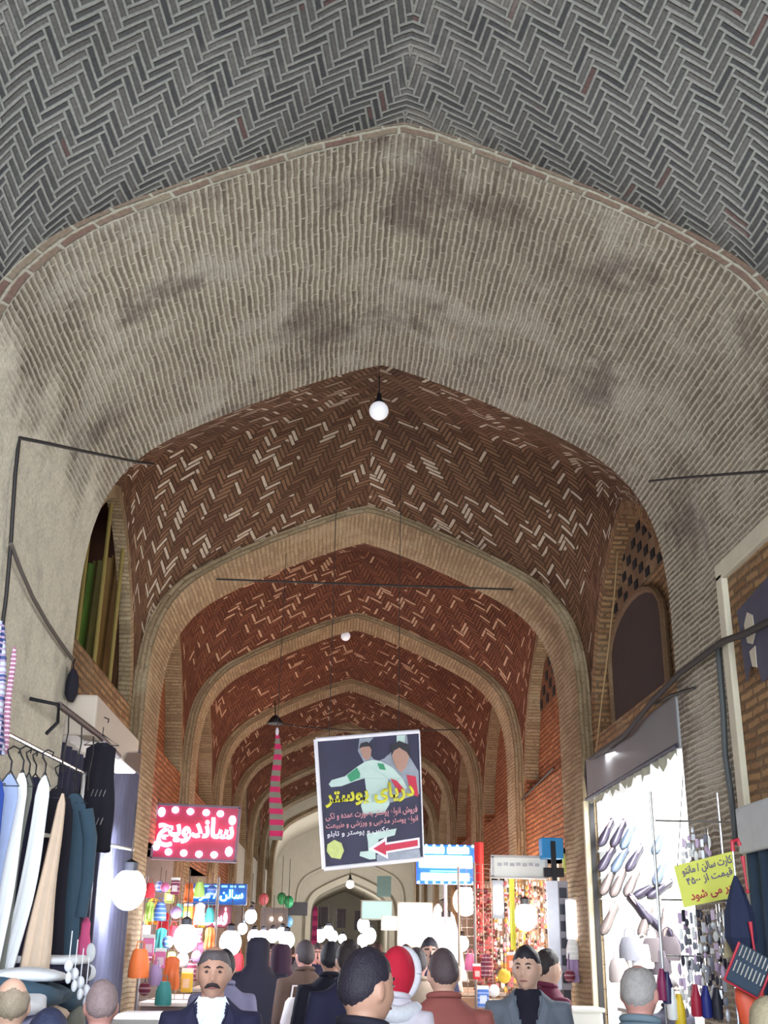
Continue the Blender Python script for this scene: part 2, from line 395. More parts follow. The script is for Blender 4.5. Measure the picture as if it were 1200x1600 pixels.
def side_wall(name, side, y0, y1, back, zsill, mat, soff_mat, inset=.16, open_depth=None, back_mat=None, latz=5.6, xc=XC, shop=(0, 3.1), open_back=False):
    """wall between two piers: lateral arch ring, its soffit, a back wall recessed by `back`, parapet below, shop opening under it"""
    xw = xc+side*WV; xb = xw+side*back; mb = MB()
    Lo = lateral(y0, y1, 5.72); Li = lateral(y0, y1, latz, inset)
    # ring on the wall face
    r0 = [(xw, y, z) for y, z in Lo]; r1 = [(xw, y, z) for y, z in Li]
    s = 0; us = []
    for i, (y, z) in enumerate(Li):
        if i: s += math.hypot(y-Li[i-1][0], z-Li[i-1][1])
        us.append(s)
    mb.cur = 1
    mb.grid([[(a, b, c+.35) for a, b, c in r0], r0], uvs=[[(0, q) for q in us], [(.35, q) for q in us]])
    mb.grid([r0, r1], uvs=[[(0, q) for q in us], [(.2, q) for q in us]])
    # soffit of the lateral arch
    mb.grid([r1, [(xb, y, z) for y, z in Li]], uvs=[[(0, q) for q in us], [(abs(back), q) for q in us]])
    # back wall
    mb.cur = 0
    yi0, yi1 = Li[0][0], Li[-1][0]
    if not open_back:
        mb.cur = 2
        mb.grid([[(xb, y, z) for y, z in Li], [(xb, y, zsill-.3) for y, z in Li]], uvs=[[(y, z) for y, z in Li], [(y, zsill-.3) for y, z in Li]])
    # jamb sides below the springing
    mb.cur = 0
    for y in (yi0, yi1): mb.grid([[(xw, y, 3.9), (xb, y, 3.9)], [(xw, y, zsill), (xb, y, zsill)]], uvs=[[(0, 3.9), (back, 3.9)], [(0, zsill), (back, zsill)]])
    for ya, yb in ((y0, yi0), (yi1, y1)): mb.grid([[(xw, ya, 3.9), (xw, yb, 3.9)], [(xw, ya, shop[1]), (xw, yb, shop[1])]], uvs=[[(ya, 3.9), (yb, 3.9)], [(ya, shop[1]), (yb, shop[1])]])
    # parapet / lintel
    mb.grid([[(xb, yi0, zsill), (xb, yi1, zsill)], [(xw, yi0, zsill), (xw, yi1, zsill)], [(xw, yi0, shop[1]), (xw, yi1, shop[1])], [(xw+side*.4, yi0, shop[1]), (xw+side*.4, yi1, shop[1])]],
            uvs=[[(yi0, zsill+back), (yi1, zsill+back)], [(yi0, zsill), (yi1, zsill)], [(yi0, shop[1]), (yi1, shop[1])], [(yi0, shop[1]-.4), (yi1, shop[1]-.4)]])
    mb.grid([[(xw, y0, shop[1]), (xw, y1, shop[1])], [(xw+side*.45, y0, shop[1]), (xw+side*.45, y1, shop[1])]], uvs=[[(y0, 0), (y1, 0)], [(y0, .45), (y1, .45)]])
    o = mb.build(name, [mat, soff_mat, back_mat or mat]); return struct(o)

def shop_room(name, side, y0, y1, depth, mat, ztop=3.1, xc=XC):
    xw = xc+side*WV; xb = xw+side*depth; mb = MB()
    a, b = y0+.02, y1-.02
    mb.add([(xw, a, 0), (xb, a, 0), (xb, b, 0), (xw, b, 0), (xw, a, ztop), (xb, a, ztop), (xb, b, ztop), (xw, b, ztop)], [(0, 1, 5, 4), (1, 2, 6, 5), (2, 3, 7, 6), (4, 5, 6, 7)])
    return struct(mb.build(name, mat))

# floor
mb = MB(); mb.add([(-9, -6, 0), (9, -6, 0), (9, 80, 0), (-9, 80, 0)], [(0, 1, 2, 3)])
m, nt, p = new_mat('stone_floor'); tc = nt.nodes.new('ShaderNodeTexCoord')
bt = nt.nodes.new('ShaderNodeTexBrick'); nt.links.new(tc.outputs['Object'], bt.inputs[0]); bt.inputs['Scale'].default_value = 1.6
bt.inputs['Color1'].default_value = (*C8(196, 188, 168), 1); bt.inputs['Color2'].default_value = (*C8(176, 168, 150), 1); bt.inputs['Mortar'].default_value = (*C8(120, 112, 100), 1); bt.inputs['Mortar Size'].default_value = .01
nt.links.new(bt.outputs[0], p.inputs['Base Color']); p.inputs['Roughness'].default_value = .45
struct(mb.build('floor', m))

# arches: (y0, y1, crown shift)
ARCH = [(-1.6, .2, 0), (5.36, 8.2, 0), (11.57, 12.6, 0), (15.84, 16.55, 0), (20.2, 20.9, 0), (24.5, 25.2, .0), (28.8, 29.5, .06), (33.0, 33.9, .14), (37.0, 37.9, .22)]
for k, (a, b, dx) in enumerate(ARCH):
    mt = soffit_near if k < 2 else soffit_warm
    arch('trim_%d' % (k+1), a, b, mt, xc=XC+dx, face_mat=rim_brick if k < 2 else soffit_warm)
for k in range(len(ARCH)-1):
    y0, y1 = ARCH[k][1], ARCH[k+1][0]; d0, d1 = ARCH[k][2], ARCH[k+1][2]
    mt = herr_near if k == 0 else herr_bay if k == 1 else herr_red if k < 7 else plaster_far
    bay('ceiling' if k == 0 else 'ceiling.%03d' % k, y0, y1, mt, xc0=XC+d0, xc1=XC+d1, latz=5.72 if k else 5.9)
for k in range(len(ARCH)-1):
    y0, y1 = ARCH[k][1], ARCH[k+1][0]; xc = XC+(ARCH[k][2]+ARCH[k+1][2])/2
    bm_ = brick_wall if k < 2 else brick_red if k < 5 else plaster_far
    sm_ = soffit_warm if k else soffit_near
    if k == 1:
        side_wall('wall_left.001', -1, y0, y1, .12, 3.97, brick_wall, soffit_warm, shop=(0, 3.12), xc=xc, open_back=True)
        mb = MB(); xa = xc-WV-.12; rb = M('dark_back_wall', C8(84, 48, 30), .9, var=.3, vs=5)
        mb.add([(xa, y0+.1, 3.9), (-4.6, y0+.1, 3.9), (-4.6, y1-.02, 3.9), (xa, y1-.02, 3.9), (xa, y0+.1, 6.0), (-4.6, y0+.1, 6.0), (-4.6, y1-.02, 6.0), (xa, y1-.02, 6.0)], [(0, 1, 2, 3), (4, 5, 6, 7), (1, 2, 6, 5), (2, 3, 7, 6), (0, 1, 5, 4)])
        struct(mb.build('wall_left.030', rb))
        side_wall('wall_right.001', 1, y0, y1, .16, 3.75, brick_wall, brick_wall, xc=xc, shop=(0, 3.5))
    else:
        side_wall('wall_left' + ('.%03d' % k if k else ''), -1, y0, y1, .22, 3.9, bm_, sm_, xc=xc, shop=(0, 2.8))
        side_wall('wall_right' + ('.%03d' % k if k else ''), 1, y0, y1, .18, 3.7, bm_, sm_, xc=xc, shop=(0, 2.8))
shop_plain = M('shop_dark_paint', C8(150, 140, 132), .8, var=.2)
for k in range(len(ARCH)-1):
    y0, y1 = ARCH[k][1], ARCH[k+1][0]; xc = XC+(ARCH[k][2]+ARCH[k+1][2])/2
    n = k+8
    shop_room('wall_left.%03d' % (n+2), -1, y0, y1, 2.2, shop_plain, xc=xc, ztop=3.12 if k == 1 else 2.8)
    shop_room('wall_right.%03d' % (n+2), 1, y0, y1, 2.4, white_wall if k == 1 else shop_plain, xc=xc, ztop=3.5 if k == 1 else 2.8)
# far end: plastered chamber with a lower archway and the passage beyond it
P = full_profile(2.75, 6.6, XC+.35); mb = MB(); rows = []
for y in (37.9, 41, 44, 47):
    rows.append([(a[0], y, a[1]) for a in [(P[0][0], 0)] + [(q[0], q[1]) for q in P] + [(P[-1][0], 0)]])
mb.grid(rows); struct(mb.build('ceiling.020', plaster_far, smooth=True))
P2 = full_profile(1.55, 4.15, XC+.62, 2.6); mb = MB()
inn = [(P2[0][0], 0)] + [(q[0], q[1]) for q in P2] + [(P2[-1][0], 0)]; outr = [(P[0][0], 0)] + [(q[0], q[1]) for q in P] + [(P[-1][0], 0)]
mb.grid([[(a, 47, b) for a, b in inn], [(a, 47, b) for a, b in outr]])
mb.grid([[(a, 46.7, b) for a, b in inn], [(a, 48.5, b) for a, b in inn]])
P3 = full_profile(1.75, 4.4, XC+.62, 2.6); in3 = [(P3[0][0], 0)] + [(q[0], q[1]) for q in P3] + [(P3[-1][0], 0)]
mb.grid([[(a, 46.7, b) for a, b in inn], [(a, 46.7, b) for a, b in in3]]); mb.grid([[(a, 46.7, b) for a, b in in3], [(a, 47, b) for a, b in in3]])
mb.grid([[(a, 48.5, b) for a, b in in3], [(a, 62, b) for a, b in in3]])
mb.poly([(a, 62, b) for a, b in in3])
struct(mb.build('wall_back', plaster_far))
mb = MB(); Pb = full_profile(2.1, 5.0, XC+.62, 3.2)
mb.tube([(q[0], 46.96, q[1]) for q in Pb], .07, 6); struct(mb.build('trim_12', plaster_far, smooth=True))
#@@BRICKWORK
# ------------------------------------------------------------------ lettering (joined forms, laid right to left)
FORMS = {  # letter: isolated, final, initial, medial
 'ا': (0xFE8D, 0xFE8E, 0, 0), 'ب': (0xFE8F, 0xFE90, 0xFE91, 0xFE92), 'پ': (0xFB56, 0xFB57, 0xFB58, 0xFB59), 'ت': (0xFE95, 0xFE96, 0xFE97, 0xFE98),
 'ج': (0xFE9D, 0xFE9E, 0xFE9F, 0xFEA0), 'چ': (0xFB7A, 0xFB7B, 0xFB7C, 0xFB7D), 'خ': (0xFEA5, 0xFEA6, 0xFEA7, 0xFEA8), 'ح': (0xFEA1, 0xFEA2, 0xFEA3, 0xFEA4),
 'د': (0xFEA9, 0xFEAA, 0, 0), 'ذ': (0xFEAB, 0xFEAC, 0, 0), 'ر': (0xFEAD, 0xFEAE, 0, 0), 'ز': (0xFEAF, 0xFEB0, 0, 0), 'س': (0xFEB1, 0xFEB2, 0xFEB3, 0xFEB4),
 'ش': (0xFEB5, 0xFEB6, 0xFEB7, 0xFEB8), 'ص': (0xFEB9, 0xFEBA, 0xFEBB, 0xFEBC), 'ط': (0xFEC1, 0xFEC2, 0xFEC3, 0xFEC4), 'ع': (0xFEC9, 0xFECA, 0xFECB, 0xFECC),
 'ف': (0xFED1, 0xFED2, 0xFED3, 0xFED4), 'ق': (0xFED5, 0xFED6, 0xFED7, 0xFED8), 'ک': (0xFB8E, 0xFB8F, 0xFB90, 0xFB91), 'گ': (0xFB92, 0xFB93, 0xFB94, 0xFB95),
 'ل': (0xFEDD, 0xFEDE, 0xFEDF, 0xFEE0), 'م': (0xFEE1, 0xFEE2, 0xFEE3, 0xFEE4), 'ن': (0xFEE5, 0xFEE6, 0xFEE7, 0xFEE8), 'و': (0xFEED, 0xFEEE, 0, 0),
 'ه': (0xFEE9, 0xFEEA, 0xFEEB, 0xFEEC), 'ی': (0xFBFC, 0xFBFD, 0xFBFE, 0xFBFF)}
def shaped(txt):
    out = []
    for i, ch in enumerate(txt):
        if ch not in FORMS: out.append(ch); continue
        prv = i > 0 and txt[i-1] in FORMS and FORMS[txt[i-1]][2] != 0
        nxt = i+1 < len(txt) and txt[i+1] in FORMS and FORMS[ch][2] != 0
        f = FORMS[ch]; out.append(chr(f[3] if prv and nxt else f[1] if prv else f[2] if nxt else f[0]))
    return ''.join(out)[::-1]
def lettering(txt, width, height, mat, parent, c, right, up, name='lettering', bold=.0, depth=.003):
    """writing as real thin letters, fitted in width x height, centred at c"""
    cu = bpy.data.curves.new(name, 'FONT'); cu.body = shaped(txt); cu.extrude = 0; cu.offset = bold
    tmp = bpy.data.objects.new(name, cu); COL.objects.link(tmp)
    dg = bpy.context.evaluated_depsgraph_get(); dg.update(); me = bpy.data.meshes.new_from_object(tmp.evaluated_get(dg))
    bpy.data.objects.remove(tmp); bpy.data.curves.remove(cu)
    right = Vector(right).normalized(); up = Vector(up); up = (up-right*up.dot(right)).normalized(); n = right.cross(up)
    xs = [v.co.x for v in me.vertices]; ys = [v.co.y for v in me.vertices]
    x0, x1, y0, y1 = min(xs), max(xs), min(ys), max(ys); c = Vector(c)
    for v in me.vertices:
        v.co = c + right*(((v.co.x-x0)/(x1-x0)-.5)*width) + up*(((v.co.y-y0)/(y1-y0)-.5)*height) + n*depth*.5
    me.materials.clear(); me.materials.append(mat)
    o = bpy.data.objects.new(name, me); COL.objects.link(o); o.parent = parent
    if parent: o.matrix_parent_inverse = Matrix()
    s = o.modifiers.new('s', 'SOLIDIFY'); s.thickness = depth; s.offset = 0
    return o

# ------------------------------------------------------------------ cables, wires
def sag(a, b, drop, n=14):
    a, b = Vector(a), Vector(b); return [a.lerp(b, t/n) - Vector((0, 0, drop*4*(t/n)*(1-t/n))) for t in range(n+1)]
def cable(name, pts, r, label, mat=None, group=None, cat='cable'):
    mb = MB(); mb.tube(pts, r, 6); o = mb.build(name, mat or black_wire, smooth=True); return tag(o, label, cat, group)
cable('cable', [on(30, 684, -1.91), on(24, 740, -1.90), on(20, 800, -1.90), on(17, 850, -1.90), on(10, 930, -1.90), on(3, 985, -1.90)], .012, 'black cable running down the plaster of the left arch leg')
cable('power_cable', [on(17, 850, -1.89), on(32, 890, -1.89), on(52, 935, -1.89), on(75, 975, -1.89), on(95, 1005, -1.89), on(113, 1030, -1.89)], .014, 'thick twisted cable slanting down the left plaster wall to its edge', M('brown_cable', C8(92, 84, 80), .8))
cable('tie_wire', [on(30, 684, -1.84), on(75, 693, -1.72), on(120, 703, -1.66), on(170, 713, -1.60), at(215, 722, 8.19), at(240, 725, 8.6)], .011, 'thin wire from the left plaster wall under the first big arch')
cable('tie_wire', [at(1006, 753, 8.15), on(1050, 748, 2.26), on(1100, 744, 2.22), on(1150, 740, 2.2), on(1210, 736, 2.16)], .010, 'thin wire along the bricks of the right side of the first arch')
cable('tie_rod', [at(338, 905, 11.9), at(560, 913, 11.9), at(802, 921, 11.9)], .011, 'dark iron tie rod spanning the second arch')
cable('tie_wire', [at(428, 1130, 17), at(480, 1136, 17), at(540, 1141, 17), at(640, 1141, 17), at(720, 1140, 17)], .009, 'thin wire stretched across above the hanging banner')
cable('cable_bundle', [at(918, 1190, 11.4), on(935, 1178, 2.52), on(975, 1150, 2.49), on(1020, 1095, 2.49), on(1062, 1052, 2.49), on(1100, 1024, 2.48), on(1130, 1002, 2.48), on(1165, 990, 2.47), on(1200, 972, 2.47), on(1260, 940, 2.47)], .022, 'thick dark cable bundle running above the shoe shop shutter', M('cable_bundle', C8(58, 50, 50), .8))
cable('cable_bundle', [at(918, 1190, 11.4), at(917, 1212, 11.4), at(921, 1243, 11.4)], .028, 'dark cable bend dropping beside the shutter at the second pier', M('cable_bundle', C8(58, 50, 50), .8))
cable('conduit', [on(1122, 1012, 2.555), on(1126, 1060, 2.55), on(1130, 1110, 2.55), on(1133, 1180, 2.55), on(1142, 1240, 2.55), on(1150, 1320, 2.55)], .02, 'grey vertical conduit on the right brick pier', M('conduit', C8(80, 84, 88), .6))
cable('cable', [on(1085, 1075, 2.56), on(1050, 1086, 2.56), on(1025, 1100, 2.56)], .012, 'short cable clipped to the right pier over the shutter')
cable('hanging_rod', [at(965, 862, 10.3), at(960, 930, 10.35), at(950, 1020, 10.5), at(940, 1100, 10.8), at(930, 1190, 11.2)], .008, 'thin pale rod hanging before the dark niche of the right wall', M('pale_rod', C8(170, 140, 100), .6))
cable('cable', [on(815, 1250, 2.66), on(840, 1225, 2.66), on(865, 1200, 2.66)], .012, 'cable slanting up the right wall of the third bay')
cable('rope', [on(58, 1303, -1.72), on(90, 1308, -1.75), on(120, 1312, -1.78), on(150, 1316, -1.8), on(180, 1322, -1.82), on(208, 1328, -1.85)], .014, 'twisted pale rope stretched in front of the dark curtains', M('pale_rope', C8(200, 200, 196), .8, var=.3, vs=60))

# ------------------------------------------------------------------ globe lamps on cords
glass_white = M('opal_glass', C8(232, 232, 236), .25, emit=C8(230, 230, 240), es=.35)
def hanging_globe(c, r, top, label, mat=glass_white, name='pendant_lamp'):
    t = empty(name, c, 0, label, 'lamp')
    mb = MB(); mb.ball((0, 0, 0), r, 20, 14); mb.build('globe', mat, t, smooth=True)
    mb = MB(); mb.lathe([(r*.55, r*.78), (r*.6, r*.95), (r*.3, r*1.25), (r*.22, r*1.9), (.012, r*2.0)]); mb.build('lamp_cap', dark_metal, t, smooth=True)
    mb = MB(); mb.tube([(0, 0, r*1.9), (0, 0, top-c[2])], .007, 6); mb.build('cord', black_wire, t)
    return t
hanging_globe(at(592, 642, 8.75), .085, 6.42, 'white globe lamp hanging on a cord under the brown vault')
hanging_globe(at(540, 994, 17.2), .075, 6.4, 'small round lamp hanging behind the third arch crown')
hanging_globe(at(547, 1381, 43), .16, 5.9, 'small lamp hanging at the far plastered end of the passage')
t = empty('pendant_lamp', at(430, 1130, 17), 0, 'dark shaded lamp on the wire left of the banner', 'lamp')
mb = MB(); mb.lathe([(.02, .12), (.05, .10), (.13, .0), (.12, -.01)]); mb.build('lamp_shade', dark_metal, t, smooth=True)
mb = MB(); mb.tube([(0, 0, .1), (-.02, 0, .35)], .01, 6); mb.build('cord', black_wire, t)

# ------------------------------------------------------------------ the hanging poster banner
PY = 11.0
tl, tr, br, bl = at(493, 1156, PY), at(655, 1143, PY), at(662, 1342, PY), at(506, 1358, PY)
ban = empty('poster_banner', (tl+tr+br+bl)/4, 0, 'hanging poster banner with a footballer, yellow lettering and a red arrow', 'banner')
c0 = (tl+tr+br+bl)/4
def bp(u, v, d=0.0):           # point on the banner sheet, u right 0..1, v down 0..1
    a = tl.lerp(tr, u); b = bl.lerp(br, u); p = a.lerp(b, v)-c0
    return p + Vector((0, -.012*math.sin(u*PI)*math.sin(v*PI*.9) + .006*math.sin(u*7+v*2) - d, 0))
def bpatch(name, pts, mat, d, sub=1, parent=None):
    mb = MB(); P_ = []
    n = len(pts)
    for i in range(n):
        a, b = pts[i], pts[(i+1) % n]
        for k in range(sub): P_.append(bp(a[0]+(b[0]-a[0])*k/sub, a[1]+(b[1]-a[1])*k/sub, d))
    mb.poly(P_, .002, (0, -1, 0)); return mb.build(name, mat, parent or ban)
navy_print = M('banner_navy', C8(44, 40, 72), .55, var=.25, vs=5)
mb = MB(); rows = [[bp(i/20, j/20) for i in range(21)] for j in range(21)]
back = [[p+Vector((0, .004, 0)) for p in r] for r in rows]
mb.grid(rows); mb.grid(back)
rim = lambda R: R[0] + [r[-1] for r in R[1:]] + R[-1][::-1][1:] + [r[0] for r in R[::-1]][1:-1]
mb.grid([rim(rows), rim(back)], close=True)
mb.build('sheet', navy_print, ban, smooth=True)
white_print = M('banner_white', C8(232, 228, 240), .5, var=.04)
mb = MB()
for e in ([bp(i/20, 0, .01) for i in range(21)], [bp(0, i/20, .01) for i in range(21)], [bp(i/20, 1, .01) for i in range(21)], [bp(1, i/20, .01) for i in range(21)]):
    mb.tube(e, .022 if e[0] != bp(1, 0, .01) else .008, 6)
mb.build('frame', white_print, ban, smooth=True)
grey_pr = M('banner_grey', C8(150, 156, 172), .55, var=.35, vs=9); mint = M('banner_mint', C8(190, 212, 208), .55, var=.1); green = M('banner_green', C8(60, 150, 110), .55)
skin_pr = M('banner_skin', C8(176, 136, 122), .55); red_pr = M('banner_red', C8(196, 40, 72), .55, var=.1); pink_pr = M('banner_pink', C8(214, 150, 160), .55)
yel_pr = M('banner_yellow', C8(214, 208, 60), .55, emit=C8(214, 208, 60), es=.0); dark_pr = M('banner_dark', C8(30, 24, 40), .5)
bpatch('printed_crowd', [(.42, .02), (.98, .02), (.98, .5), (.62, .56), (.5, .3), (.40, .12)], grey_pr, .004)
bpatch('printed_crowd', [(.78, .02), (.86, .02), (.84, .3), (.76, .28)], mint, .006)
bpatch('printed_crowd', [(.88, .02), (.98, .02), (.98, .32), (.9, .2)], navy_print, .007)
fig = bpatch('printed_player', [(.10, .36), (.13, .33), (.26, .31), (.38, .245), (.46, .21), (.54, .20), (.62, .22), (.72, .27), (.82, .37), (.86, .44), (.83, .47), (.76, .41), (.68, .36), (.66, .44), (.68, .56), (.63, .62), (.42, .62), (.40, .55), (.46, .44), (.45, .34), (.36, .355), (.22, .385), (.12, .385)], mint, .010)
bpatch('printed_armband', [(.28, .305), (.38, .25), (.41, .30), (.40, .335), (.31, .36)], green, .013)
bpatch('printed_armband', [(.58, .23), (.64, .24), (.66, .29), (.60, .28)], green, .013)
bpatch('printed_head', [(.42, .09), (.46, .065), (.51, .075), (.53, .12), (.52, .17), (.49, .20), (.45, .18), (.43, .14)], skin_pr, .013)
bpatch('printed_hair', [(.41, .10), (.43, .06), (.49, .05), (.53, .08), (.54, .12), (.51, .09), (.45, .09)], dark_pr, .016)
bpatch('printed_head', [(.73, .13), (.80, .10), (.87, .13), (.89, .2), (.86, .28), (.81, .32), (.76, .28), (.73, .2)], skin_pr, .013)
bpatch('printed_hair', [(.72, .18), (.72, .10), (.80, .065), (.89, .10), (.91, .22), (.87, .16), (.80, .12), (.75, .14)], dark_pr, .016)
bpatch('printed_scarf', [(.70, .36), (.76, .38), (.84, .46), (.78, .48)], red_pr, .014)
bpatch('printed_scarf', [(.86, .34), (.95, .36), (.97, .52), (.90, .5)], red_pr, .012)
bpatch('printed_leg', [(.44, .77), (.74, .75), (.72, .80), (.56, .82), (.52, .90), (.52, .965), (.46, .965), (.36, .93), (.37, .90), (.45, .90), (.45, .83)], mint, .010)
bpatch('printed_flower', [(.05, .82), (.12, .79), (.19, .82), (.21, .88), (.17, .94), (.08, .92), (.04, .87)], M('banner_flower', C8(190, 200, 120), .5, var=.3, vs=30), .010)
bpatch('arrow', [(.45, .885), (.64, .805), (.635, .85), (.965, .835), (.965, .915), (.64, .93), (.645, .975)], white_print, .014)
bpatch('arrow', [(.50, .888), (.62, .84), (.62, .868), (.945, .852), (.945, .898), (.625, .915), (.625, .945)], red_pr, .018)
bpatch('printed_panel', [(.53, .935), (.96, .92), (.97, .985), (.53, .985)], grey_pr, .008)
rt_, up_ = (tr-tl), (tl-bl)
def blet(txt, u, v, wd, ht, mat, d=.030, bold=.02):
    o = lettering(txt, (tr-tl).length*wd, (tl-bl).length*ht, mat, ban, bp(u, v, d), rt_, up_, bold=bold, depth=.002)
    o['label'] = {'banner_yellow': 'yellow lettering', 'banner_pink': 'pink lettering'}.get(mat.name, 'white lettering'); return o
blet('دریای پوستر', .49, .475, .84, .17, yel_pr, .034, .035)
blet('فروش انواع پوستر بصورت عمده و تکی', .50, .625, .86, .075, pink_pr, .034)
blet('انواع پوستر مذهبی و ورزشی و طبیعت', .50, .695, .86, .065, pink_pr, .034)
blet('عکس و پوستر و تابلو', .36, .755, .58, .055, white_print, .026)
for u in (.13, .80):
    mb = MB(); mb.tube([bp(u, 0), bp(u, 0)+Vector((0, 0, .05)), bp(u, 0)+Vector((0, .02, 3.0 if u > .5 else 2.9))], .004, 5); mb.build('cord', black_wire, ban)
# ------------------------------------------------------------------ striped cloth pennant
t0, t1 = at(433, 1146, 12), at(430, 1312, 12); L = (t0-t1).length
mb = MB(); rings = []
for k in range(31):
    f = k/30; wd = .018+.062*min(1, (f/.45)**1.2); wd *= 1+.12*math.sin(f*11); c = t0.lerp(t1, f)-t0+Vector((.012*math.sin(f*9), 0, 0)); a = .8*math.sin(f*3.0)
    rings.append([c+Vector((wd*math.cos(q)*math.cos(a), wd*.25*math.sin(q)+wd*math.cos(q)*math.sin(a)*.4, -.008*math.sin(q*3))) for q in [2*PI*i/14 for i in range(14)]])
mb.loft(rings)
pen = empty('striped_pennant', t0, 0, 'pink and grey striped cloth pennant hanging left of the banner', 'pennant')
mb.build('cloth', M('pennant_cloth', C8(205, 40, 96), .8, var=.1, stripes=(2, 9.0, C8(130, 128, 112), .5)), pen, smooth=True)
mb = MB(); mb.ball((0, 0, .02), (.018, .018, .045)); mb.build('knot', white_print, pen, smooth=True)
mb = MB(); mb.tube([(0, 0, .05), (0, .1, 2.1)], .004, 5); mb.build('cord', black_wire, pen)

# ------------------------------------------------------------------ illuminated signs
def board(name, c, wd, ht, dp, mat, label, yaw=0.0, roll=0.0, cat='sign', frame=None):
    t = empty(name, c, 0, label, cat); t.rotation_euler = (0, roll, yaw)
    mb = MB(); mb.box((0, 0, 0), (wd, dp, ht)); mb.build('board', mat, t, bevel=.008)
    if frame:
        mb = MB(); f = .025
        mb.box((0, -.01, ht/2), (wd+f, dp+.03, f)); mb.box((0, -.01, -ht/2), (wd+f, dp+.03, f)); mb.box((-wd/2, -.01, 0), (f, dp+.03, ht)); mb.box((wd/2, -.01, 0), (f, dp+.03, ht)); mb.build('frame', frame, t)
    return t
c = (at(245, 1262, 14)+at(370, 1342, 14))/2
t = board('sandwich_sign', c, .99, .62, .12, M('neon_back_red', C8(120, 30, 60), .4, emit=C8(200, 20, 60), es=.35), 'red lit sandwich shop sign ringed with white bulbs, on the left', roll=math.radians(1.5), frame=M('sign_frame', C8(120, 104, 120), .5, .3))  # board's own glow stands for the letters' light falling on it
neon = E_('neon_pink', (1.0, .42, .52), 6.5); led = E_('led_white_blue', (.62, .78, 1.0), 9)
lettering('ساندویچ', .90, .36, neon, t, (0, -.08, 0), (1, 0, 0), (0, 0, 1), bold=.035, depth=.03)
for x, z in [(-.43, .22), (-.27, .25), (-.09, .24), (.10, .235), (.27, .23), (.42, .16), (-.45, -.17), (-.30, -.235), (-.12, -.24), (.06, -.245), (.24, -.245), (.41, -.20)]:
    mb = MB(); mb.ball((x, -.075, z), (.042, .03, .038 if abs(x) < .35 else .055), 12, 8); mb.build('bulb', led, t, smooth=True)
mb = MB(); mb.tube([(-.5, .0, .2), (-.62, .0, .22)], .015); mb.tube([(-.5, 0, -.2), (-.62, 0, -.2)], .015); mb.build('bracket', dark_metal, t)
c = (at(285, 1382, 18)+at(383, 1412, 18))/2
t = board('lit_sign', c, 1.0, .30, .1, M('sign_blue', C8(20, 70, 130), .4, emit=C8(10, 80, 170), es=.5), 'blue lit sign with cyan lettering below the red sandwich sign')
cyan = E_('led_cyan', (.25, .85, 1.0), 5.5)
lettering('سالن / مردانه', .9, .17, cyan, t, (0, -.065, -.02), (1, 0, 0), (0, 0, 1), bold=.03, depth=.02)
for k in range(5):
    mb = MB(); mb.box((-.1+k*.13, -.06, .11), (.09, .02, .03)); mb.build('light_strip', E_('led_blue_soft', (.2, .5, .9), 1.2), t)
c = at(337, 1432, 17)
t = board('lit_sign', c, .46, .30, .08, M('sign_red_dark', C8(110, 60, 80), .4), 'small red lit sign with two pink letters under the blue sign')
lettering('فست', .34, .24, neon, t, (0, -.055, 0), (1, 0, 0), (0, 0, 1), bold=.03, depth=.02)
c = (at(652, 1322, 15)+at(740, 1380, 15))/2
t = board('lit_sign', c, .74, .48, .1, M('sign_cyan_body', C8(40, 90, 200), .4, emit=C8(20, 90, 255), es=1.2), 'glaring white and blue lit sign right of the banner')
for k, (z, h_, x0, x1) in enumerate([(.17, .08, -.30, -.02), (.17, .08, .02, .30), (.03, .15, -.34, .34), (-.155, .09, -.32, .30)]):
    mb = MB(); mb.box(((x0+x1)/2, -.06, z), (x1-x0, .02, h_)); mb.build('light_panel', E_('led_icy', (.72, .93, 1.0), 7), t, bevel=.01)
mb = MB(); mb.box((-.02, -.062, -.085), (.36, .02, .018)); mb.build('light_strip', E_('led_green', (.2, .8, .6), 1.5), t)
for k in range(16):
    x = -.35+.7*(k % 8)/7; z = .225 if k < 8 else -.225
    mb = MB(); mb.ball((x, -.06, z), .018, 8, 6); mb.build('bulb', E_('led_cyan2', (.3, .7, 1.0), 6), t)
mb = MB(); mb.tube([(0, 0, -.24), (0, 0, -.75)], .02); mb.build('post', white_print, t)
# plain white signboard and the blue box on its post
c = (at(772, 1340, 13)+at(850, 1370, 13))/2
t = board('signboard', c, .60, .22, .05, white_wall, 'plain white signboard above the trinket stall on the right', frame=M('sign_rim', C8(190, 186, 186), .5))
for k in range(7):
    mb = MB(); mb.box((-.22+k*.07, -.028, .03 if k % 2 else .025), (.05, .004, .035)); mb.build('printed_mark', M('faint_print', C8(190, 188, 196), .6), t)
t = empty('light_blue_box', at(861, 1326, 12.9), 0, 'bright blue box on a dark post beside the white signboard', 'box')
mb = MB(); mb.box((0, 0, 0), (.24, .2, .22)); mb.build('box', M('sky_blue', C8(30, 130, 190), .5, emit=C8(20, 110, 180), es=.15), t, bevel=.01)
mb = MB(); mb.box((.0, -.12, -.14), (.05, .04, .42)); mb.box((0, -.1, -.26), (.22, .05, .1)); mb.build('post', dark_metal, t)
mb = MB(); mb.box((.13, -.06, -.16), (.035, .03, .2)); mb.build('tag', M('lime', C8(200, 220, 120), .5), t)
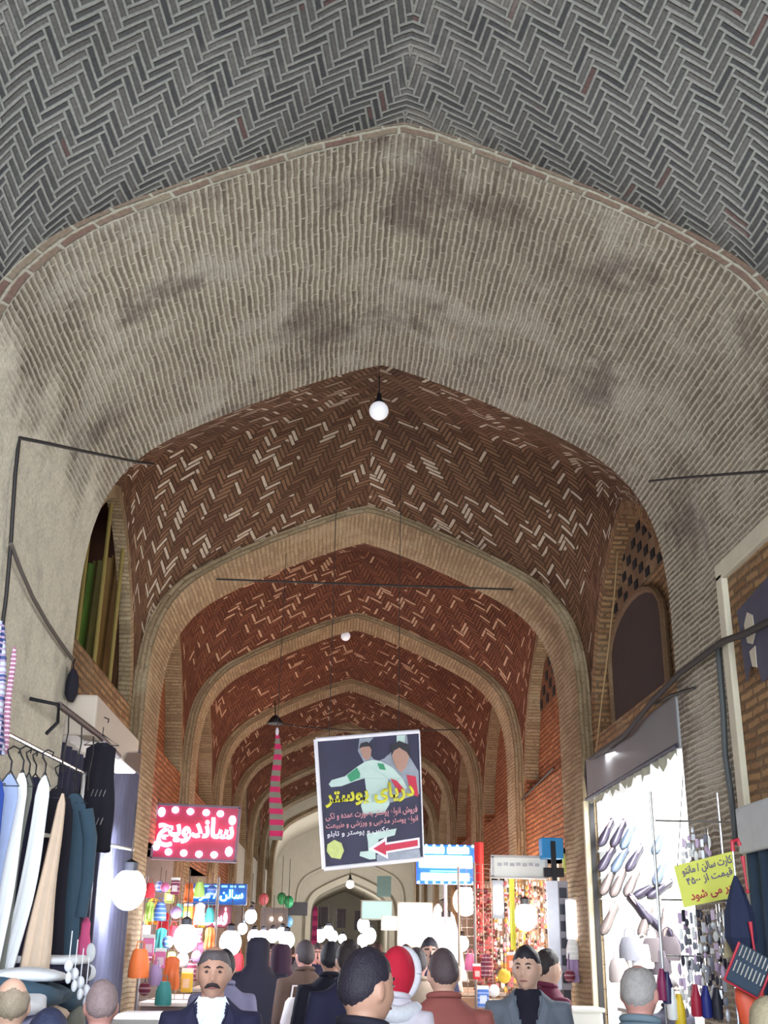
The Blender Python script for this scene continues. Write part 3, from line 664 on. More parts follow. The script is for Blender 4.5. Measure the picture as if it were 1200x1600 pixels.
# glaring light boxes further down on the right
def lightbox(x0, y0, x1, y1, Y, label, es=5, col=(1, .97, .92), name='light_box'):
    a, b = at(x0, y0, Y), at(x1, y1, Y); c = (a+b)/2
    t = empty(name, c, 0, label, 'light box'); wd, ht = abs(b.x-a.x), abs(a.z-b.z)
    mb = MB(); mb.box((0, 0, 0), (wd, .03, ht)); mb.build('panel', E_('lightbox_%.1f_%.2f' % (es, col[2]), col, es), t, bevel=.01)
    mb = MB(); mb.box((0, .07, 0), (wd+.05, .1, ht+.05)); mb.build('case', M('box_case', C8(200, 196, 190), .5), t); return t
lightbox(624, 1412, 674, 1478, 19.5, 'large glaring white light box in the right row of shops', 4)
lightbox(566, 1408, 612, 1436, 26, 'faint turquoise shop board far down on the right', .55, (.55, .85, .85))
lightbox(598, 1433, 620, 1452, 25, 'small white light box below the turquoise board', 5)

# ------------------------------------------------------------------ stall bulbs, globes oversized to take in their glare
def bulb(px, py, Y, r, label, energy=0, col=WHT, es=14, x=None, group=None):
    c = at(px, py, Y) if x is None else on(px, py, x)
    t = empty('bulb_lamp', c, 0, label, 'lamp', group)
    mb = MB(); mb.ball((0, 0, 0), (r, r, r*1.15), 16, 12); mb.build('bulb', E_('bulb_%.2f' % col[2], col, es), t, smooth=True)
    mb = MB(); mb.lathe([(r*.45, r*.95), (r*.45, r*1.5), (.01, r*1.7)], n=12); mb.build('socket', dark_metal, t)
    mb = MB(); mb.tube([(0, 0, r*1.6), (0, 0, r*1.6+.5)], .006, 5); mb.build('cord', black_wire, t)
    if energy: lamp('POINT', 'bulb_light', c+Vector((0, -r-.06, -.0)), energy, col, .05)
    return t
#@@LIGHTS
bulb(201, 1390, 10.4, .15, 'brightest glaring white lamp at the left row of shops', 70, COOL, 22)
bulb(290, 1466, 13, .13, 'round glaring lamp left of the moustached man', 18, COOL)
bulb(360, 1473, 14.5, .13, 'round glaring lamp right above the moustached man', 16, COOL)
bulb(392, 1432, 19, .095, 'upper of the white globes left of the passage', 12, COOL)
bulb(379, 1451, 19, .075, 'lower left small white globe beside the upper globe', 0, COOL)
for k, (x, y, r) in enumerate([(397, 1464, .11), (411, 1463, .10), (426, 1462, .10), (441, 1460, .11), (448, 1469, .13)]):
    bulb(x, y, 21+[0, .5, -.3, .4, -.4][k], r, 'glaring round bulb in the long row on the left of the passage', 12 if k in (1, 4) else 0, COOL, group='row of bulbs on the left')
for x, y, r in [(500, 1462, .13), (513, 1456, .13), (520, 1463, .12)]:
    bulb(x, y, 28+(x-500)*.05, r, 'glaring round bulb in the cluster at mid passage', 14 if x == 513 else 0, COOL, group='bulb cluster at mid passage')
bulb(535, 1467, 33, .11, 'lone small bulb at the far middle of the passage', 6, COOL)
for x, y, r in [(568, 1446, .14), (577, 1462, .16), (567, 1470, .13)]:
    bulb(x, y, 27+(y-1446)*.05, r, 'glaring round bulb in the cluster right of the middle', 14 if x == 577 else 0, WHT, group='bulb cluster right of the middle')
bulb(727, 1408, 15.2, .16, 'warm glaring lamp below the blue lit sign', 55, (1, .72, .5), 16)
bulb(697, 1452, 16.5, .15, 'white glaring lamp left of the warm lamp', 30, WHT, 14)
bulb(722, 1474, 16.0, .09, 'small pinkish lamp under the warm lamp', 0, (1, .8, .8), 10)
bulb(821, 1433, 13.4, .13, 'round glaring lamp among the hanging trinkets', 26, WHT, 12)

# ------------------------------------------------------------------ canopy, bracket, curtains and rack on the left
def fabric(name, col, **k): return M(name, col, .85, var=k.pop('var', .12), vs=k.pop('vs', 18), **k)
t = empty('shop_canopy', (-1.9, 8.25, 3.1), 0, 'pale plastered canopy over the dark curtains of the left shop', 'canopy')
mb = MB(); mb.box((-.0, .98, .16), (.36, 1.95, .30)); mb.build('canopy_board', M('canopy_paint', C8(206, 190, 178), .7, var=.08, vs=3), t, bevel=.02)
mb = MB(); mb.poly([(.19, 1.2, .01), (.2, 1.97, .01), (.2, 1.97, .2), (.19, 1.35, .1)], .006, (1, 0, 0)); mb.build('metal_patch', chrome, t)
def curtain(name, p0, p1, z0, z1, mat, label, folds=7, amp=.05, group=None, flare=1.0, cat='curtain'):
    p0, p1 = Vector(p0), Vector(p1); d = p1-p0; n = Vector((-d.y, d.x, 0)).normalized(); mb = MB(); N = folds*8; K = 14
    ph = random.random()*6
    def row(f, off):
        return [p0+d*(.5+(i/N-.5)*(1+(flare-1)*f)) + n*(math.sin(i/N*folds*2*PI+ph+.5*math.sin(f*2+i*.03))*amp*(.55+.6*f)+off) + Vector((0, 0, z1+(z0-z1)*f)) for i in range(N+1)]
    a = [row(k/K, 0) for k in range(K+1)]; b = [row(k/K, .008) for k in range(K+1)]
    mb.grid(a); mb.grid(b); rimf = lambda R: R[0] + [r[-1] for r in R[1:]] + R[-1][::-1][1:] + [r[0] for r in R[::-1]][1:-1]
    mb.grid([rimf(a), rimf(b)], close=True)
    o = mb.build(name, mat, smooth=True); return tag(o, label, cat, group)
curtain('curtain', (-1.98, 8.35, 0), (-1.93, 10.0, 0), .05, 3.08, fabric('curtain_navy', C8(44, 42, 66)), 'dark navy curtain under the near half of the left canopy', 9, .05)
curtain('curtain', (-1.92, 10.05, 0), (-1.91, 11.5, 0), .05, 3.5, fabric('curtain_slate', C8(84, 84, 108)), 'slate grey curtain beside the orange brick pier on the left', 8, .035)
t = empty('clothes_rail', (-1.72, 7.1, 3.1), 0, 'dark metal rail with hooks under the canopy on the left wall', 'rail')
mb = MB(); mb.tube([(0, 0, 0), (0, 1.3, .04), (0, 2.2, .02)], .022); mb.build('rail_bar', M('rust_bar', C8(86, 70, 72), .6), t)
mb = MB(); mb.tube([(-.18, -.02, .03), (0, 0, 0), (.02, -.05, -.12), (-.03, -.1, -.2)], .012); mb.build('bracket', dark_metal, t)
for k in range(5):
    mb = MB(); y = .3+k*.42; mb.tube([(0, y, 0), (.01, y, -.12), (-.01, y+.02, -.26), (.0, y, -.38)], .005); mb.build('hook', black_wire, t)
def clothes_hanger(c, wd, label, group='wire hangers on the clothes rack', yaw=0):
    mb = MB(); R = Matrix.Rotation(yaw, 3, 'Z')
    q = [R @ Vector(p) for p in [(.03, 0, .11), (.035, 0, .135), (.0, 0, .15), (-.03, 0, .13), (-.02, 0, .10), (0, 0, .07), (0, 0, .02), (-wd/2, 0, -.06), (wd/2, 0, -.06), (0, 0, .02)]]
    mb.tube(q, .005, 6); o = mb.build('clothes_hanger', dark_metal, smooth=True, loc=c); return tag(o, label, 'hanger', group)
def garment(name, c, wt, wb, L, mat, label, cat='garment', yaw=0.0, bend=0.0, sleeves=False, group=None, th=.05, shoulder=.08, curve=0.0):
    """hung cloth: shoulders slope from the hanger, folds run down, hem hangs free; c is the neck point"""
    t = empty(name, c, yaw, label, cat, group); mb = MB(); K, n = 18, 24; rings = []; ph = random.random()*6
    for k in range(K+1):
        f = k/K; z = -L*f
        wd = (wt*min(1, .35+f/shoulder*.65) if f < shoulder else wt+(wb-wt)*((f-shoulder)/(1-shoulder)))/2
        tt = th*(.35+.9*f)*.5; x0 = curve*math.sin(f*PI)+bend*f
        rings.append([Vector((x0+wd*math.cos(a)*(1+.05*math.sin(f*9+ph)), tt*math.sin(a)*(1+.5*math.sin(math.cos(a)*9+ph+f*1.5)) + .012*math.sin(f*7+ph), z + .012*math.sin(a*3+ph)*f)) for a in [2*PI*i/n for i in range(n)]])
    mb.loft(rings); mb.build('cloth', mat, t, smooth=True)
    if sleeves:
        for s in (-1, 1):
            mb = MB(); mb.tube([(s*wt*.42, 0, -L*shoulder), (s*(wt*.5+.03), .01, -L*.22), (s*(wt*.5+.035), .02, -L*.42), (s*(wt*.5+.02), .02, -L*.6)], [.05, .05, .045, .04], 10); mb.build('sleeve', mat, t, smooth=True)
    return t
f_wb = fabric('cloth_blue_white', C8(150, 165, 205)); f_w = fabric('cloth_white', C8(235, 238, 246), var=.04); f_royal = fabric('cloth_royal', C8(30, 60, 140)); f_navy = fabric('cloth_navy', C8(30, 28, 56))
f_olive = fabric('cloth_olive_grey', C8(120, 122, 116)); f_beige = fabric('cloth_beige', C8(214, 190, 170)); f_black = fabric('cloth_black', C8(24, 20, 36)); f_teal = fabric('cloth_teal', C8(60, 84, 104)); f_lav = fabric('cloth_lavender', C8(158, 158, 190)); f_dgreen = fabric('cloth_dark_green', C8(60, 64, 60))
rack = [(-16, 1206, 6.0, .20, .22, 1.02, f_royal, 'royal blue trousers hanging at the far left edge of the rack', 'trousers'),
        (16, 1210, 6.2, .12, .15, 1.05, f_wb, 'pale blue cloth second from the left on the rack', 'garment'),
        (35, 1208, 6.4, .09, .11, 1.08, f_w, 'long white garment falling with a narrow bright edge', 'garment'),
        (45, 1212, 6.6, .08, .10, 1.1, f_olive, 'narrow olive grey garment behind the long white one', 'garment'),
        (55, 1214, 6.95, .13, .16, 1.12, f_navy, 'dark navy dress between the olive and the white garments', 'dress'),
        (70, 1212, 6.75, .085, .095, 1.06, f_w, 'broad white cloth curving down before the beige one', 'garment'),
        (90, 1232, 7.4, .20, .30, 1.2, f_black, 'black dress behind the beige cloth', 'dress'),
        (117, 1240, 7.8, .20, .28, 1.3, f_teal, 'dusky teal coat at the right end of the rack', 'coat')]
for k, (px, py, Y, wt, wb, L, mt, lb, ct) in enumerate(rack):
    c = at(px, py, Y); clothes_hanger(c+Vector((0, 0, .0)), wt*.9, 'thin dark wire hanger hooked on the clothes rack')
    garment(ct, c, wt, wb, L, mt, lb, ct, curve=.03 if k in (5,) else .01*(-1)**k, bend=-.09 if k == 5 else -.05 if k < 4 else 0, sleeves=ct in ('coat',), th=.035)
c = at(98, 1240, 6.85); garment('scarf', c, .04, .17, .98, f_beige, 'creased beige cloth gathered at the top and widening downward', 'scarf', shoulder=.02, th=.08, bend=-.05)
t = empty('rack_stand', (-1.9, 6.0, 2.78), 0, 'metal rack tube carrying the hangers on the left', 'rack')
mb = MB(); mb.tube([(.12, 0, -.02), (.14, 2.3, .06)], .014); mb.build('rack_bar', chrome, t)
mb = MB(); mb.tube([(.14, 2.25, .06), (.14, 2.25, -2.78)], .014); mb.build('post', chrome, t)
for k, x in enumerate((-.05,)):
    mb = MB(); mb.tube([(-.03, .1, 0), (.12, .1, -.02)], .012); mb.build('bracket', chrome, t)
garment('wrap_cloth', at(15, 1245, 6.9), .06, .06, .1, f_olive, 'small crumpled olive bundle tied to the rack top', 'cloth', shoulder=.3)
# skirt on its hanger
c = at(160, 1152, 8.55); clothes_hanger(c, .26, 'black wire hanger of the short black skirt', None)
t = garment('skirt', c+Vector((0, 0, -.04)), .22, .30, .78, f_black, 'short black skirt with two rows of silver dashes hanging from the canopy', 'skirt', shoulder=.04)
for r in range(2):
    for k in range(4):
        mb = MB(); x = -.03+k*.03; z = -.40-.2*r; mb.tube([(x, -.05, z), (x+.015, -.052, z+.05)], .004, 5); mb.build('silver_dash', chrome, t)
# chequered shawl at the far left
m, nt, p = new_mat('shawl_check'); tc = nt.nodes.new('ShaderNodeTexCoord'); x, y, z = sep(nt, tc.outputs['Object'])
cc = mixc(nt, ((z*9.0).frac()).lt(.35), C8(196, 204, 226), C8(70, 84, 140)); cc = mixc(nt, ((x*14.0+y*5.0).frac()).lt(.3), cc, C8(48, 58, 110)); cc = mixc(nt, (z*31.0).frac().lt(.4), cc, C8(170, 150, 180))
nt.links.new(cc, p.inputs['Base Color']); p.inputs['Roughness'].default_value = .85
garment('shawl', at(3, 972, 6.1), .05, .26, .72, m, 'blue and white chequered shawl hanging at the far left edge', 'shawl', shoulder=.03, bend=-.02, th=.12)
garment('scarf', at(22, 1010, 6.2), .03, .045, .58, fabric('cloth_rose_check', C8(170, 110, 140), stripes=(2, 40.0, C8(220, 200, 214), .4)), 'narrow rose chequered scarf edge beside the blue shawl', 'scarf', th=.04, bend=.02)
t = empty('handbag', at(116, 1042, 8.12), 0, 'small black bag hung on the edge of the left plaster leg', 'bag')
mb = MB(); mb.loft([[Vector((.0+.045*s_*math.cos(a), .05*math.sin(a), z)) for a in [2*PI*i/16 for i in range(16)]] for z, s_ in ((-.02, .3), (-.06, .8), (-.13, 1.1), (-.2, 1.0), (-.25, .5))]); mb.build('bag_body', f_black, t, smooth=True)
mb = MB(); mb.tube([(0, 0, -.03), (-.01, 0, .03), (0, 0, .06)], .006); mb.build('strap', f_black, t)

# ------------------------------------------------------------------ table with the pile of folded clothes
t = empty('sales_table', (-1.62, 6.5, 0), 0, 'trestle counter under the pile of clothes on the left', 'table')
mb = MB(); mb.box((0, 0, 1.16), (.62, 1.95, .04)); mb.build('tabletop', M('table_wood', C8(130, 104, 84), .6), t, bevel=.005)
for sx in (-1, 1):
    for sy in (-1, 1):
        mb = MB(); mb.tube([(sx*.26, sy*.9, 0), (sx*.26, sy*.9, 1.15)], .022); mb.build('leg', grey_metal, t)
def folded(c, d, mat, label, rz=0.0, group=None, sagz=.03, name='folded_garment'):
    mb = MB(); n = 28; hx, hy, hz = d[0]/2, d[1]/2, d[2]/2; rows = []; ph = random.random()*6
    for k, (zz, s_) in enumerate([(-1, .9), (-.7, 1), (0, 1.03), (.6, 1), (.9, .93), (1, .7), (1.05, .35), (1.06, .05)]):
        r = []
        for i in range(n):
            a = 2*PI*i/n; q = 1/max(abs(math.cos(a)), abs(math.sin(a)))**.75; x = hx*s_*math.cos(a)*q*.93; y = hy*s_*math.sin(a)*q*.93
            r.append(Vector((x*(1+.04*math.sin(a*5+ph+k)), y*(1+.04*math.sin(a*7+ph)), hz*zz + hz + (hz*.35*math.sin(x*14+ph)+.3*hz*math.sin(y*11+ph*2))*(k > 2) - sagz*(abs(x)/hx)**3*(k > 1))))
        rows.append(r)
    mb.loft(rows); o = mb.build(name, mat, smooth=True, loc=c); o.rotation_euler = (0, 0, rz); return tag(o, label, 'clothing', group)
z = 1.182
pile = [((-1.60, 5.85, z), (.52, .62, .10), f_navy, 'dark navy folded garment at the bottom of the near pile'),
        ((-1.56, 5.88, z+.105), (.48, .56, .09), f_lav, 'pale lavender folded shirt in the near pile'),
        ((-1.55, 5.9, z+.20), (.44, .5, .07), f_w, 'white folded cloth with a rounded top in the near pile'),
        ((-1.62, 6.5, z), (.52, .64, .12), f_lav, 'grey lavender folded stack at the middle of the table'),
        ((-1.60, 6.49, z+.125), (.50, .6, .09), f_beige, 'beige folded garment in the middle pile'),
        ((-1.60, 6.48, z+.22), (.50, .58, .11), f_teal, 'dark teal folded coat slumping over the middle pile'),
        ((-1.58, 6.48, z+.335), (.44, .5, .05), f_w, 'white sheet draped on top of the middle pile'),
        ((-1.62, 7.12, z), (.5, .5, .16), f_olive, 'olive folded garment at the far end of the table'),
        ((-1.62, 7.12, z+.165), (.48, .48, .14), f_teal, 'teal green folded jacket at the far end of the table'),
        ((-1.60, 7.12, z+.31), (.46, .46, .09), f_navy, 'dark folded jacket on the far stack under a white cloth'),
        ((-1.60, 7.12, z+.405), (.44, .42, .05), f_w, 'bright white cloth laid on top of the far stack')]
for c, d, mt, lb in pile: folded(c, d, mt, lb, rz=random.uniform(-.1, .1), sagz=.008)
# small trinkets hanging off the table edge
for k in range(4):
    c = at(108+k*9, 1502+k*13, 6.0+.1*k); mb = MB()
    mb.tube([(0, 0, .14), (0, 0, 0)], .003, 5); mb.ball((0, 0, -.02), (.022, .016, .03), 10, 8); mb.ball((.005, 0, -.075), (.016, .012, .028), 10, 8)
    tag(mb.build('trinket', M('pearl_white', C8(225, 228, 240), .35), smooth=True, loc=c), 'white dangling ornament at the edge of the clothes table', 'ornament', 'white ornaments by the clothes table')
t = empty('toy_doll', at(133, 1458, 8.0), 0, 'small pink and white figure of cloth hanging near the white cloth', 'toy')
mb = MB(); mb.lathe([(.01, .10), (.03, .06), (.03, 0), (.05, -.1), (.06, -.16), (.01, -.17)]); mb.build('dress', fabric('cloth_hot_pink', C8(220, 90, 140)), t, smooth=True)
mb = MB(); mb.ball((.05, -.02, -.12), (.035, .03, .06)); mb.ball((.055, -.02, -.24), (.045, .03, .05)); mb.build('white_trim', f_w, t, smooth=True)

# ------------------------------------------------------------------ recess behind the left lateral arch: hanging strips
strip_c = [C8(100, 66, 40), C8(130, 92, 50), C8(150, 112, 60), C8(104, 92, 44), C8(96, 124, 44), C8(70, 96, 36)]
for k in range(7):
    Y = 11.42-.05*k; x = -2.24-k*.085
    mb = MB(); w_ = .11; rows = [[(x+(i/8-.5)*w_, Y+.02*math.sin(i*1.1+f*3), 5.6-.05*k-(1.68-.03*k)*f) for i in range(9)] for f in [q/10 for q in range(11)]]
    mb.grid(rows); mb.grid([[(a, b+.01, c_) for a, b, c_ in r] for r in rows])
    tag(mb.build('hanging_cloth', fabric('strip_%d' % (k % 6), strip_c[k % 6], var=.3, vs=4), smooth=True), ['dark rust', 'rust brown', 'ochre', 'dark brown', 'moss green', 'brown', 'dull green'][k] + ' cloth strip hanging in the recess over the left shop', 'cloth', None)
for k in range(3):
    y = 9.0+k*.75
    mb = MB(); mb.tube([(-2.1, y, 3.98), (-2.1, y, 5.5)], .02, 6); tag(mb.build('pole', M('pole_tan', C8(150, 130, 70), .7), smooth=True), ['nearest', 'middle', 'farthest'][k] + ' of three thin tan poles standing on the left parapet', 'pole')

# ------------------------------------------------------------------ right wall: perforated screens, niches
hole_shade = M('hole_shade', C8(16, 10, 16), .95)  # shade inside the holes, painted on flush plates
def screen(x, Y0, Y1, z0, z1, cols, rows_, label, skew=0, bm_=None):
    """brick screen: flush plates in hole-shade colour on a flat back, stepped outline"""
    t = empty('perforated_screen', (x, (Y0+Y1)/2, z0), 0, label, 'brick screen')
    bw, bh = (Y1-Y0)/cols, (z1-z0)/rows_; n = 0
    mb = MB(); mb.box((.03, 0, (z1-z0)/2), (.02, Y1-Y0, z1-z0)); mb.build('screen_back', bm_, t)
    for r in range(rows_):
        for c in range(cols):
            if (r+c) % 2: continue
            if r/rows_ > 1-abs((c+.5)/cols-.45)*1.3+.1: continue
            mb = MB(); mb.box(((.017), (c+.5)*bw-(Y1-Y0)/2, (r+.5)*bh), (.012, bw*.62, bh*.8)); mb.build('opening', hole_shade, t); n += 1
screen(XC+WV+.125, 8.75, 10.95, 4.9, 5.52, 11, 6, 'stepped brick screen with holes painted dark high on the right wall', bm_=brick_wall)
screen(XC+WV+.125, 13.2, 15.2, 4.75, 5.35, 9, 4, 'smaller brick screen with holes painted dark beyond the second arch', bm_=brick_red)
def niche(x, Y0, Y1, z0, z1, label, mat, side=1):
    t = empty('niche_shade_panel', (x, (Y0+Y1)/2, z0), 0, label, 'niche'); hw = (Y1-Y0)/2; H = z1-z0
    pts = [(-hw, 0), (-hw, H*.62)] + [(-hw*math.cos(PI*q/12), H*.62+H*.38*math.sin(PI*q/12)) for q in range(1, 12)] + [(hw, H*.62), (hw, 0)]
    mb = MB(); mb.poly([(0, a, b) for a, b in pts], .012, (side, 0, 0)); mb.build('opening', mat, t)  # flat panel; the shade of the depth is put into its colour
    for s_, d_ in ((1.0, .0),):
        mb = MB(); mb.tube([(0, a, b) for a, b in pts], .035, 6); mb.build('surround', brick_wall if x < 9 else brick_red, t)
    return t
niche(XC+WV+.12, 9.2, 11.1, 3.78, 4.85, 'flat arched panel in niche-shade colour on the right wall over the shutter', M('niche_shadow', C8(58, 42, 38), .95, var=.3, vs=5))
for k, (a, b) in enumerate([(12.6, 15.84), (16.55, 20.2), (20.9, 24.5)]):
    niche(XC-WV-.19, a+.9, a+1.7, 3.95, 4.95, ['nearest', 'middle', 'farthest'][k] + ' narrow flat panel painted as a shaded window in the left wall of the red bays', M('niche_shadow', C8(58, 42, 38), .95, var=.3, vs=5), -1)

# ------------------------------------------------------------------ right: shutter hood, shoe shop
t = empty('roller_shutter', (2.56, 9.75, 3.1), 0, 'grey metal shutter hood over the bright shoe shop', 'shutter')
mb = MB(); mb.box((.13, 0, .2), (.26, 3.1, .40)); mb.build('shutter_box', grey_metal, t, bevel=.02)
mb = MB(); rows = [[(-.005+.012*math.sin(i*1.9), -1.5+3.0*i/40, z_+(.03*math.sin(i*.9)+.03*math.sin(i*2.3) if z_ < 0 else 0)) for i in range(41)] for z_ in (.03, -.03, -.06)]
mb.grid(rows); mb.build('torn_plastic_edge', M('plastic_film', C8(190, 194, 176), .3, var=.3, vs=8), t, smooth=True)
mb = MB(); mb.tube([(-.01, -1.53, .02), (-.01, 1.53, .0)], .02); mb.build('bottom_rail', M('rail_dark', C8(40, 40, 60), .6), t)
t = empty('door_frame', (2.62, 11.42, 0), 0, 'beige and black upright frame at the left side of the shoe shop', 'frame')
mb = MB(); mb.box((.0, 0, 1.55), (.05, .05, 3.1)); mb.build('post', black_wire, t)
mb = MB(); mb.box((-.05, .02, 1.55), (.05, .06, 3.1)); mb.build('trim', M('frame_beige', C8(190, 178, 150), .6), t)
t = empty('ceiling_lamp', (3.1, 9.6, 3.42), 0, 'fluorescent tube fitting on the ceiling of the shoe shop', 'lamp')
mb = MB(); mb.box((0, 0, .03), (.14, 1.25, .05)); mb.build('housing', white_wall, t)
mb = MB(); mb.tube([(0, -.6, -.02), (0, .6, -.02)], .02); mb.build('tube', E_('tube_white', (.95, .98, 1), 12), t)
lamp('AREA', 'shoe_shop_light', (3.25, 9.9, 3.35), 260, (.95, .98, 1), 1.3, size_y=1.3, aim=(3.2, 10.2, 0))
lamp('POINT', 'shoe_shop_lamp', (3.15, 9.0, 2.6), 60, (.97, .99, 1), .1)

def shoe_mesh(L=.27, boot=False):
    up = MB(); n = 14; st = [(0, .030, .075 if not boot else .13), (.06, .034, .085 if not boot else .14), (.13, .033, .078 if not boot else .13), (.25, .034, .072), (.4, .036, .064), (.6, .043, .050), (.78, .044, .040), (.9, .036, .032), (.97, .02, .025), (1.0, .006, .018)]
    def ring(x, w_, h): return [Vector((w_*math.cos(a)*(1-.25*max(0, math.sin(a))), x*L, max(0, math.sin(a))*h + .012 + min(0, math.sin(a))*.004)) for a in [2*PI*i/n for i in range(n)]]
    up.loft([ring(*s) for s in st])
    so = MB(); so.loft([[Vector((w_*1.08*math.cos(a), x*L+.002, .006+.010*math.sin(a)-(.016 if x < .25 else 0)*(math.sin(a) < 0))) for a in [2*PI*i/n for i in range(n)]] for x, w_, h in st])
    ins = MB(); ins.loft([[Vector((w_*.62*math.cos(a), x*L, h+.010+.004*math.sin(a))) for a in [2*PI*i/n for i in range(n)]] for x, w_, h in [(.03, .02, .070), (.12, .034, .076), (.25, .034, .066), (.36, .026, .055)]])
    return up, so, ins
def shoe(c, mat, label, in_mat, rz, rx, ry=0, boot=False, group=None, k=1.0):
    t = empty('shoe', c, 0, label, 'shoe', group); up, so, ins = shoe_mesh(.27*k, boot)
    up.build('upper', mat, t, smooth=True); so.build('sole', M('sole_black', C8(24, 22, 26), .7), t, smooth=True)
    if not boot: ins.build('insole', in_mat, t, smooth=True)
    tv = Vector((-.52+rz, -.30, -.80)).normalized(); uv_ = Vector((rx, -.9, .35)); uv_ = (uv_-tv*uv_.dot(tv)).normalized(); xv = tv.cross(uv_)
    t.rotation_euler = Matrix(((xv.x, tv.x, uv_.x), (xv.y, tv.y, uv_.y), (xv.z, tv.z, uv_.z))).to_euler(); return t
leather_b = M('leather_black', C8(52, 46, 62), .35, var=.2); leather_t = M('leather_taupe', C8(110, 98, 96), .4, var=.2); leather_n = M('leather_slate', C8(80, 92, 112), .4)
ins_p = M('insole_pink', C8(228, 170, 168), .7); ins_b = M('insole_beige', C8(190, 180, 170), .7)
sh = [(948, 1298, 0, 1), (967, 1299, 0, 1), (982, 1302, 2, 0), (951, 1338, 0, 1), (971, 1340, 2, 0), (994, 1338, 0, 0), (951, 1372, 1, 0), (967, 1375, 1, 1), (988, 1374, 1, 0)]
nm = ['left', 'middle', 'right']; rw = ['top', 'second', 'third']
for k, (px, py, mi, pi_) in enumerate(sh):
    shoe(at(px+8, py-13, 11.28), (leather_b, leather_t, leather_n)[mi], '%s shoe of the %s row on the white wall of the shoe shop' % (nm[k % 3], rw[k//3]), ins_p if pi_ else ins_b, .1*(k//3 == 1)*-1, -.25, 0, k=1.12)
for k, (px, py) in enumerate([(950, 1308), (970, 1350), (953, 1382)]):
    a = at(px-25, py+22, 11.42); mb = MB(); mb.box((3.02, 11.45, a.z), (.72, .16, .012)); o = mb.build('shelf', M('glass_shelf', C8(236, 240, 246), .2)); tag(o, ['upper', 'middle', 'lower'][k] + ' thin white shelf under a row of shoes', 'shelf')
for k, (px, py) in enumerate([(1038, 1298), (1040, 1345), (1028, 1383), (1048, 1380)]):
    shoe(at(px, py, 11.3), (leather_n, leather_n, leather_b, leather_b)[k], ['pale slate shoe high at the right of the shop, half hidden', 'slate shoe above the yellow sign, half hidden by strands', 'low black shoe lying left of the yellow sign', 'dark shoe touching the edge of the yellow sign'][k], ins_b, (0, 0, -1.2, -.9)[k], -.2, 0, k=1.1)
for k, (px, py, mi) in enumerate([(962, 1428, 1), (982, 1412, 0), (1001, 1432, 0), (1016, 1430, 1), (1042, 1432, 1), (1034, 1450, 0)]):
    shoe(at(px, py-12, 11.1), (leather_b, leather_t)[mi], ['leftmost taupe slipper of the fourth row', 'dark boot raised above the fourth row', 'dark slipper with pink lining pointing down', 'taupe slipper at the middle of the fourth row', 'taupe slipper with a pink spot at the right', 'dark ankle boot under the right slippers'][k], ins_p, [0, 1.1, 1.2, .1, .2, .9][k], -.2, 0, k=1.2)
t = empty('shop_counter', (3.0, 10.6, 0), 0, 'white counter inside the shoe shop', 'counter')
mb = MB(); mb.box((0, 0, .6), (.65, .6, 1.2)); mb.build('body', white_wall, t, bevel=.01); mb = MB(); mb.box((0, 0, 1.215), (.7, .66, .03)); mb.build('worktop', grey_metal, t, bevel=.005)
for k, (px, py, c_) in enumerate([(985, 1478, C8(120, 120, 130)), (1005, 1490, C8(230, 230, 236)), (1020, 1480, C8(90, 80, 84)), (1045, 1478, C8(70, 60, 66)), (1030, 1500, C8(70, 62, 72)), (968, 1512, C8(150, 140, 140))]):
    c = at(px, py, 10.3); tt = empty('handbag', c, random.uniform(-.3, .3), ['grey bag on the shoe shop counter', 'white bag beside the grey bag in the shop', 'brown black bag behind the older man', 'dark bag hanging right in the shoe shop', 'charcoal bag below the dark shoes', 'taupe bag left of the older man'][k], 'bag')
    mb = MB(); mb.loft([[Vector((w_*math.cos(a)*(1 if abs(math.cos(a)) < .8 else .95), .05*math.sin(a), z_)) for a in [2*PI*i/16 for i in range(16)]] for z_, w_ in ((-.12, .09), (-.10, .11), (0, .105), (.06, .08), (.075, .06))]); mb.build('bag_body', M('bag_%d' % k, c_, .5), tt, smooth=True)
    mb = MB(); mb.tube([(-.05, 0, .06), (-.04, 0, .13), (0, 0, .16), (.04, 0, .13), (.05, 0, .06)], .007, 6); mb.build('handle', M('bag_%d' % k, c_, .5), tt, smooth=True)

# ------------------------------------------------------------------ right pier: frame, old poster, slab, sign, hanging goods
t = empty('wall_panel', (2.58, 6.2, 0), 0, 'plaster framed recess with red brick on the right pier', 'panel')
mb = MB(); mb.box((-.02, .78, 2.6), (.05, .12, 2.88)); mb.build('frame', plaster_wall, t, bevel=.01)
mb = MB(); mb.box((-.02, -.2, 4.06), (.05, 2.08, .12)); mb.build('frame', plaster_wall, t, bevel=.01)
mb = MB(); mb.add([(-.006, -1.2, 1.2), (-.006, .72, 1.2), (-.006, .72, 4.0), (-.006, -1.2, 4.0)], [(0, 1, 2, 3)], [(-1.2, 1.2), (.72, 1.2), (.72, 4.0), (-1.2, 4.0)]); mb.build('brick_field', brick_wall, t)
t = empty('old_poster', (2.55, 6.4, 3.5), 0, 'torn dark blue poster on the red brick of the right pier', 'poster')
mb = MB(); mb.poly([(0, .33, .22), (0, -.5, .30), (0, -.5, -.28), (0, .05, -.30), (0, .12, -.1), (0, .3, -.24)], .006, (-1, 0, 0)); mb.build('paper', M('poster_blue', C8(74, 72, 92), .7, var=.4, vs=6), t)
mb = MB(); mb.poly([(-.008, .22, .1), (-.008, .15, .16), (-.008, .07, .12), (-.008, .06, .0), (-.008, .12, -.05), (-.008, .2, -.02)], .004, (-1, 0, 0)); mb.poly([(-.008, .18, -.08), (-.008, .08, -.07), (-.008, .09, -.2), (-.008, .16, -.18)], .004, (-1, 0, 0)); mb.build('printed_figure', M('poster_cream', C8(196, 186, 170), .7), t)
